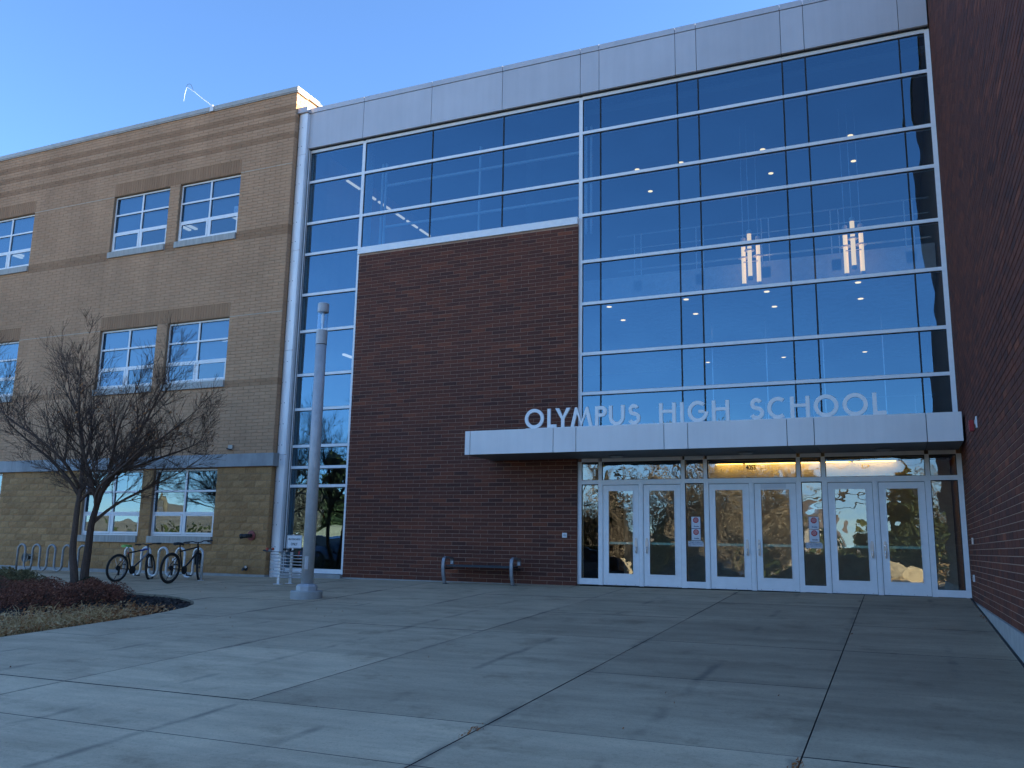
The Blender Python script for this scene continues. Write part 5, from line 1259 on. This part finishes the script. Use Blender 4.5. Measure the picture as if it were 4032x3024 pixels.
# ------------------------------------------------------------------ the far side of the road, mirrored in the glass
def make_car(paint, label, kind):
    t = thing('parked_car', (0, 0, 0), label, 'car', 'cars parked along the kerb opposite')
    tall = .22 if kind == 'suv' else 0
    # body: cross sections along the length, then the cabin
    st = [(-2.25, .45, .72, .62), (-2.15, .32, .92+tall*.5, .82), (-1.5, .26, 1.0+tall*.5, .90), (0, .24, .98+tall*.5, .92), (1.1, .25, .93+tall*.5, .91), (1.8, .30, .84+tall*.5, .86), (2.2, .38, .72+tall*.4, .72), (2.3, .48, .60, .58)]
    mb = MB(); vs = []
    for x, zb, zt, hw in st: vs += [(x, -hw*.92, zb), (x, -hw, zb+.15), (x, -hw, (zb+zt)/2), (x, -hw*.93, zt), (x, -hw*.6, zt+.03), (x, hw*.6, zt+.03), (x, hw*.93, zt), (x, hw, (zb+zt)/2), (x, hw, zb+.15), (x, hw*.92, zb)]
    fs = [(i*10+k, i*10+(k+1) % 10, i*10+10+(k+1) % 10, i*10+10+k) for i in range(7) for k in range(10)]+[tuple(reversed(range(10))), tuple(70+k for k in range(10))]
    mb.add(vs, fs); body = build(mb, 'body', paint, t)
    cb = [(-2.05 if kind == 'suv' else -1.75, 1.0+tall*.5, 1.02+tall*.5, .80), (-1.75 if kind == 'suv' else -1.0, 1.0+tall*.5, 1.45+tall, .72), (.1, 1.0+tall*.5, 1.50+tall, .72), (.55, .98+tall*.5, 1.40+tall, .70), (1.15, .95+tall*.5, .99+tall*.5, .78)]
    mb = MB(); vs = []
    for x, zb, zt, hw in cb: vs += [(x, -.84, zb), (x, -hw, zt), (x, hw, zt), (x, .84, zb)]
    mb.add(vs, [(i*4+k, i*4+(k+1) % 4, i*4+4+(k+1) % 4, i*4+4+k) for i in range(4) for k in range(4)]+[(3,2,1,0), (16,17,18,19)]); build(mb, 'cabin_glass', M['car_glass'], t)
    mb = MB(); r = cb[1:4]; vs = []
    for x, zb, zt, hw in r: vs += [(x, -hw-.01, zt-.03), (x, -hw*.8, zt+.03), (x, hw*.8, zt+.03), (x, hw+.01, zt-.03)]
    mb.add(vs, [(i*4+k, i*4+k+1, i*4+5+k, i*4+4+k) for i in range(2) for k in range(3)]+[(0,4,8,11,7,3)]); build(mb, 'roof', paint, t)
    for x in (-1.4, 1.4):
        for s in (-1, 1):
            mb = MB(); mb.lathe([(.20, -.11), (.33, -.11), (.34, -.06), (.34, .06), (.33, .11), (.20, .11)], (x, s*.82, .34), 'Y', 20); wh = build(mb, 'wheel', M['tyre'], t)
            mb = MB(); mb.lathe([(.05, -.115), (.19, -.112), (.19, .112), (.05, .115)], (x, s*.82, .34), 'Y', 12); build(mb, 'rim', M['galv'], wh)
    for s in (-1, 1):
        mb = MB(); mb.box(-2.235, -2.16, s*.62-.14, s*.62+.14, .72+tall*.4, .90+tall*.5); build(mb, 'tail_light', M['tail'], t)
        mb = MB(); mb.box(2.10, 2.26, s*.52-.14, s*.52+.14, .56, .70); build(mb, 'headlight', M['chrome'], t)
        mb = MB(); mb.box(.75, .92, s*.93-.07, s*.93+.07, .98+tall*.5, 1.10+tall*.5); build(mb, 'mirror', paint, t)
    mb = MB(); mb.box(-2.29, -2.24, -.25, .25, .52, .64); build(mb, 'number_plate', M['white'], t)
    return t
CARS = [('car_navy', 'navy suv parked opposite, mirrored beside the lamp post', 'suv', -25.2, -26.4, 3), ('car_black', 'black saloon parked opposite, leftmost of the row', 'sedan', -31.5, -26.3, 182),
        ('car_navy', 'navy saloon parked opposite, mirrored in the first narrow door light', 'sedan', -3.3, -26.4, 183), ('car_grey', 'grey suv parked opposite, mirrored in the middle doors', 'suv', -9.0, -26.3, 184),
        ('car_black', 'black suv parked opposite, mirrored with its red tail light', 'suv', 2.6, -26.6, 176), ('car_white', 'white saloon parked far right opposite', 'sedan', 10.5, -26.2, 180), ('car_grey', 'grey saloon parked opposite between the suvs', 'sedan', -14.6, -26.2, 2)]
for mname, lab, kind, x, y, rz in CARS:
    c = make_car(M[mname], lab, kind); c.location = (x, y, -1.02); c.rotation_euler[2] = R(rz)
def boulder(x, y, s, seed, lab):
    rg = random.Random(seed); bm = bmesh.new(); bmesh.ops.create_icosphere(bm, subdivisions=3, radius=1)
    pl_ = [(Vector((rg.gauss(0, 1), rg.gauss(0, 1), rg.gauss(0, 1))).normalized(), rg.uniform(.55, .85)) for k in range(12)]
    for v in bm.verts:
        for nrm, d in pl_:
            e = v.co.dot(nrm)-d
            if e > 0: v.co -= nrm*e
        v.co += v.normal*rg.gauss(0, .015); v.co = Vector((v.co.x*s[0], v.co.y*s[1], v.co.z*s[2]))
    me = bpy.data.meshes.new('boulder'); bm.to_mesh(me); bm.free(); me.materials.append(M['boulder'])
    o = bpy.data.objects.new('boulder', me); COL.objects.link(o); o.location = (x, y, -1.06+s[2]*.5); o.rotation_euler[2] = rg.uniform(0, 6)
    tag(o, lab, 'boulder', 'sandstone boulders across the road')
for k, (x, y, s, lab) in enumerate([(-33.2, -37.5, (2.6, 1.6, 1.9), 'largest cream boulder across the road'), (-38.5, -38.2, (2.3, 1.5, 1.2), 'cream boulder left of the largest one'), (-10.5, -37.2, (2.2, 1.4, 1.2), 'cream boulder mirrored low in the first door light'), (1.5, -37.5, (2.6, 1.5, 1.2), 'cream boulder mirrored low in the second narrow light'), (6.0, -38.5, (2.0, 1.4, 1.0), 'cream boulder furthest right across the road'), (-18.5, -38.5, (1.8, 1.3, 1.0), 'small cream boulder between the large ones')]):
    boulder(x, y, s, 40+k, lab)
def conifer(h, r, seed, n=5200):
    rg = random.Random(seed); t = thing('conifer', (0, 0, 0), 'x', 'tree'); mb = MB(); mb.tube([(0, 0, -.3), (.05, 0, h*.5), (0, .03, h*.97)], [h*.022, h*.014, .02], 8, tone=.3); build(mb, 'trunk', M['bark'], t)
    mb = MB()
    for k in range(n):
        z = h*(.06+.94*(1-math.sqrt(rg.random()))); rr_ = r*(1-z/h)**.8*(.8+.3*math.sin(z*5.5+seed)+.15*math.sin(z*13)); a = rg.uniform(0, 2*math.pi); a = a+.35*math.sin(3*a+z*2)
        f_ = rg.random()**.45; leaf_card(mb, rg, Vector((rr_*f_*math.cos(a), rr_*f_*math.sin(a), z-.12*rr_*f_)), h*rg.uniform(.018, .040), min(1, max(0, rg.gauss(.5, .25))))
    build(mb, 'crown', M['conifer'], t, kind='stuff'); return t
CF = [conifer(10.5, 3.3, 1), conifer(8.0, 2.3, 2)]
CP = [(0, -40.0, -47, 1.0, 'tall dark conifer mirrored in the strip of glass beside the lamp post'), (0, -15, -50, .85, 'broad conifer mirrored in the left edge of the doors'), (1, -9.5, -44, .62, 'short conifer mirrored in the first door pair'), (1, 7.2, -43, 1.0, 'conifer mirrored in the rightmost doors'), (0, 17, -52, 1.0, 'tall conifer at the far right across the road'), (1, -4.5, -42, .6, 'low conifer mirrored behind the second door'), (1, -56, -56, 1.2, 'slim conifer furthest left across the road'), (0, -60, -70, 1.1, 'distant conifer at the far left'), (1, 26, -60, 1.2, 'distant conifer at the far right')]
used = set()
for i, x, y, s, lab in CP:
    o = CF[i] if i not in used else copy_tree(CF[i]); used.add(i)
    o.location = (x, y, -1.06); o.scale = (s, s, s); o.rotation_euler[2] = rng.uniform(0, 6); o['label'] = lab; o['group'] = 'conifers across the road'
def big_bare(seed, h):
    rg = random.Random(seed); t = thing('bare_street_tree', (0, 0, 0), 'x', 'tree'); wd = [MB(), MB()]
    for k in range(4):
        a = k*1.7+rg.random(); o_ = rg.uniform(.5, 1.4)
        polyline_limb(wd, rg, [(0, 0, -.3), (.1*math.cos(a), .1*math.sin(a), h*.12), (o_*.5*math.cos(a), o_*.5*math.sin(a), h*.35), (o_*math.cos(a), o_*math.sin(a), h*.65), (o_*1.3*math.cos(a), o_*1.3*math.sin(a), h)],  .13 if k == 0 else .10, .02, None, 15, h*.34, 3, .15, .1, .013, 3)
    build(wd[0], 'trunk', M['bark_pale'], t); build(wd[1], 'crown', M['bark_pale'], t, kind='stuff'); return t
BT = [big_bare(8, 8.5), big_bare(9, 7.0)]; used = set()
for i, x, y, s, lab in [(0, -6.5, -40, 1.0, 'pale sunlit bare tree mirrored in the middle doors'), (1, -1.0, -39.5, 1.05, 'pale sunlit bare tree mirrored right of the house number'), (1, -11.5, -40.5, .85, 'pale bare tree mirrored in the first doors'), (0, -39.6, -41, .85, 'tall bare tree mirrored left of the lamp post'), (1, -32, -52, .9, 'bare tree behind the largest boulder'), (0, 8.5, -56, .8, 'bare tree far behind the right doors'), (1, -3.8, -38, .8, 'small pale bare tree between the two larger ones'), (0, -21, -46, .9, 'bare tree between the conifers across the road'), (1, -4.9, -43.5, 1.05, 'pale bare tree mirrored in the third door'), (0, -2.2, -44, .9, 'pale bare tree mirrored in the fourth door'), (1, -9.0, -45, .9, 'pale bare tree mirrored in the second door'), (0, -15.5, -43.5, .8, 'bare tree standing in front of the broad conifer'), (1, -26, -47, 1.0, 'bare tree left of the broad conifer')]:
    o = BT[i] if i not in used else copy_tree(BT[i]); used.add(i)
    o.location = (x, y, -1.06); o.scale = (s, s, s); o.rotation_euler[2] = rng.uniform(0, 6); o['label'] = lab; o['group'] = 'bare trees across the road'
# scrub hedge, houses, hill, wires
mb = MB(); rg = random.Random(17)
for k in range(22000):
    x = rg.uniform(-66, 24); hgt = 3.3+.8*math.sin(x*.7)+.6*math.sin(x*1.9+1)+.5*math.sin(x*3.7)-(1.3 if 0 < x < 5.5 else 0)-(1.9 if x < -28 else 0); y = -43+rg.gauss(0, 1.5)-1.5*math.sin(x*.3); z = -1.06+rg.random()**.7*max(.5, hgt*(1+.25*rg.gauss(0, .6)))
    leaf_card(mb, rg, Vector((x, y, z)), rg.uniform(.12, .42), min(1, max(0, rg.gauss(.5, .28))))
o = build(mb, 'scrub', M['conifer'], kind='stuff'); tag(o, 'mass of low scrub and hedge growing along the far side of the road', 'scrub')
mb = MB()
for k in range(4000):
    x = rg.uniform(-66, 30); y = -39.5+rg.gauss(0, 1.4); z = -1.06+abs(rg.gauss(0, .5))*(1+.6*math.sin(x*.9))
    leaf_card(mb, rg, Vector((x, y, z)), rg.uniform(.06, .16), rg.uniform(.3, 1))
o = build(mb, 'dry_brush', M['straw'], kind='stuff'); tag(o, 'dry pale brush in front of the hedge across the road', 'brush')
def house(x, y, wd, dp, h, lab):
    t = thing('house', (x, y, -1.06), lab, 'house', 'houses across the road'); g = -1.06
    mb = MB(); mb.box(x-wd/2, x+wd/2, y-dp/2, y+dp/2, g, g+h); build(mb, 'wall', M['house_wall'], t)
    mb = MB(); e = .5; a, b, c, d = x-wd/2-e, x+wd/2+e, y-dp/2-e, y+dp/2+e; zt = g+h+dp*.28
    mb.add([(a,c,g+h),(b,c,g+h),(b,d,g+h),(a,d,g+h),(a,y,zt),(b,y,zt)], [(0,1,5,4),(2,3,4,5),(1,2,5),(3,0,4),(3,2,1,0)]); build(mb, 'roof', M['house_roof'], t)
    for k in range(4):
        xx = x-wd/2+wd*(k+.5)/4; mb = MB(); mb.box(xx-.6, xx+.6, y+dp/2+.005, y+dp/2+.05, g+1.0, g+2.3); w_ = build(mb, 'window', M['white_frame'], t)
        mb = MB(); mb.box(xx-.5, xx+.5, y+dp/2+.051, y+dp/2+.06, g+1.1, g+2.2); build(mb, 'pane', M['car_glass'], w_)
house(-52, -66, 20, 10, 3.6, 'pale house behind the tall conifer across the road'); house(-8, -72, 16, 9, 3.6, 'pale house behind the bare trees across the road'); house(30, -75, 18, 10, 4.0, 'pale house at the far right across the road')
nx, ny = 90, 8; mb = MB(); vs = []
for j in range(ny+1):
    for i in range(nx+1):
        x = -420+i*8; y = -110-j*30; h = (1-math.cos(math.pi*j/ny))*.5
        ridge = 9+5*max(0, min(1, (-60-x)/120))+1.6*math.sin(x*.035)+.9*math.sin(x*.09+j)
        vs.append((x, y, -1.3+h*ridge))
mb.add(vs, [(j*(nx+1)+i, j*(nx+1)+i+1, (j+1)*(nx+1)+i+1, (j+1)*(nx+1)+i) for j in range(ny) for i in range(nx)])
build(mb, 'hill', M['hill'], kind='structure', smooth=True)
for k, x in enumerate((-52, 22)):
    t = thing('utility_pole', (x, -38.6, -1.06), ('left' if k == 0 else 'right')+' hand timber utility pole across the road', 'pole')
    mb = MB(); mb.tube([(x, -38.6, -1.1), (x, -38.6, 7.6)], [.15, .10], 10); build(mb, 'post', M['bark_pale'], t)
    mb = MB(); mb.box(x-.06, x+.06, -39.6, -37.6, 6.9, 7.05); build(mb, 'crossarm', M['bark_pale'], t)
t = thing('power_line', (-15, -38.6, 3), 'sagging black wires strung between the two utility poles', 'wires')
for z, yy in ((7.05, -39.5), (5.4, -38.6), (4.8, -38.62)):
    mb = MB(); mb.tube([(-52+74*k/24, yy, z-2.2*(1-((k-12)/12)**2)*.6) for k in range(25)], .04, 5); build(mb, 'wire', M['black'], t)
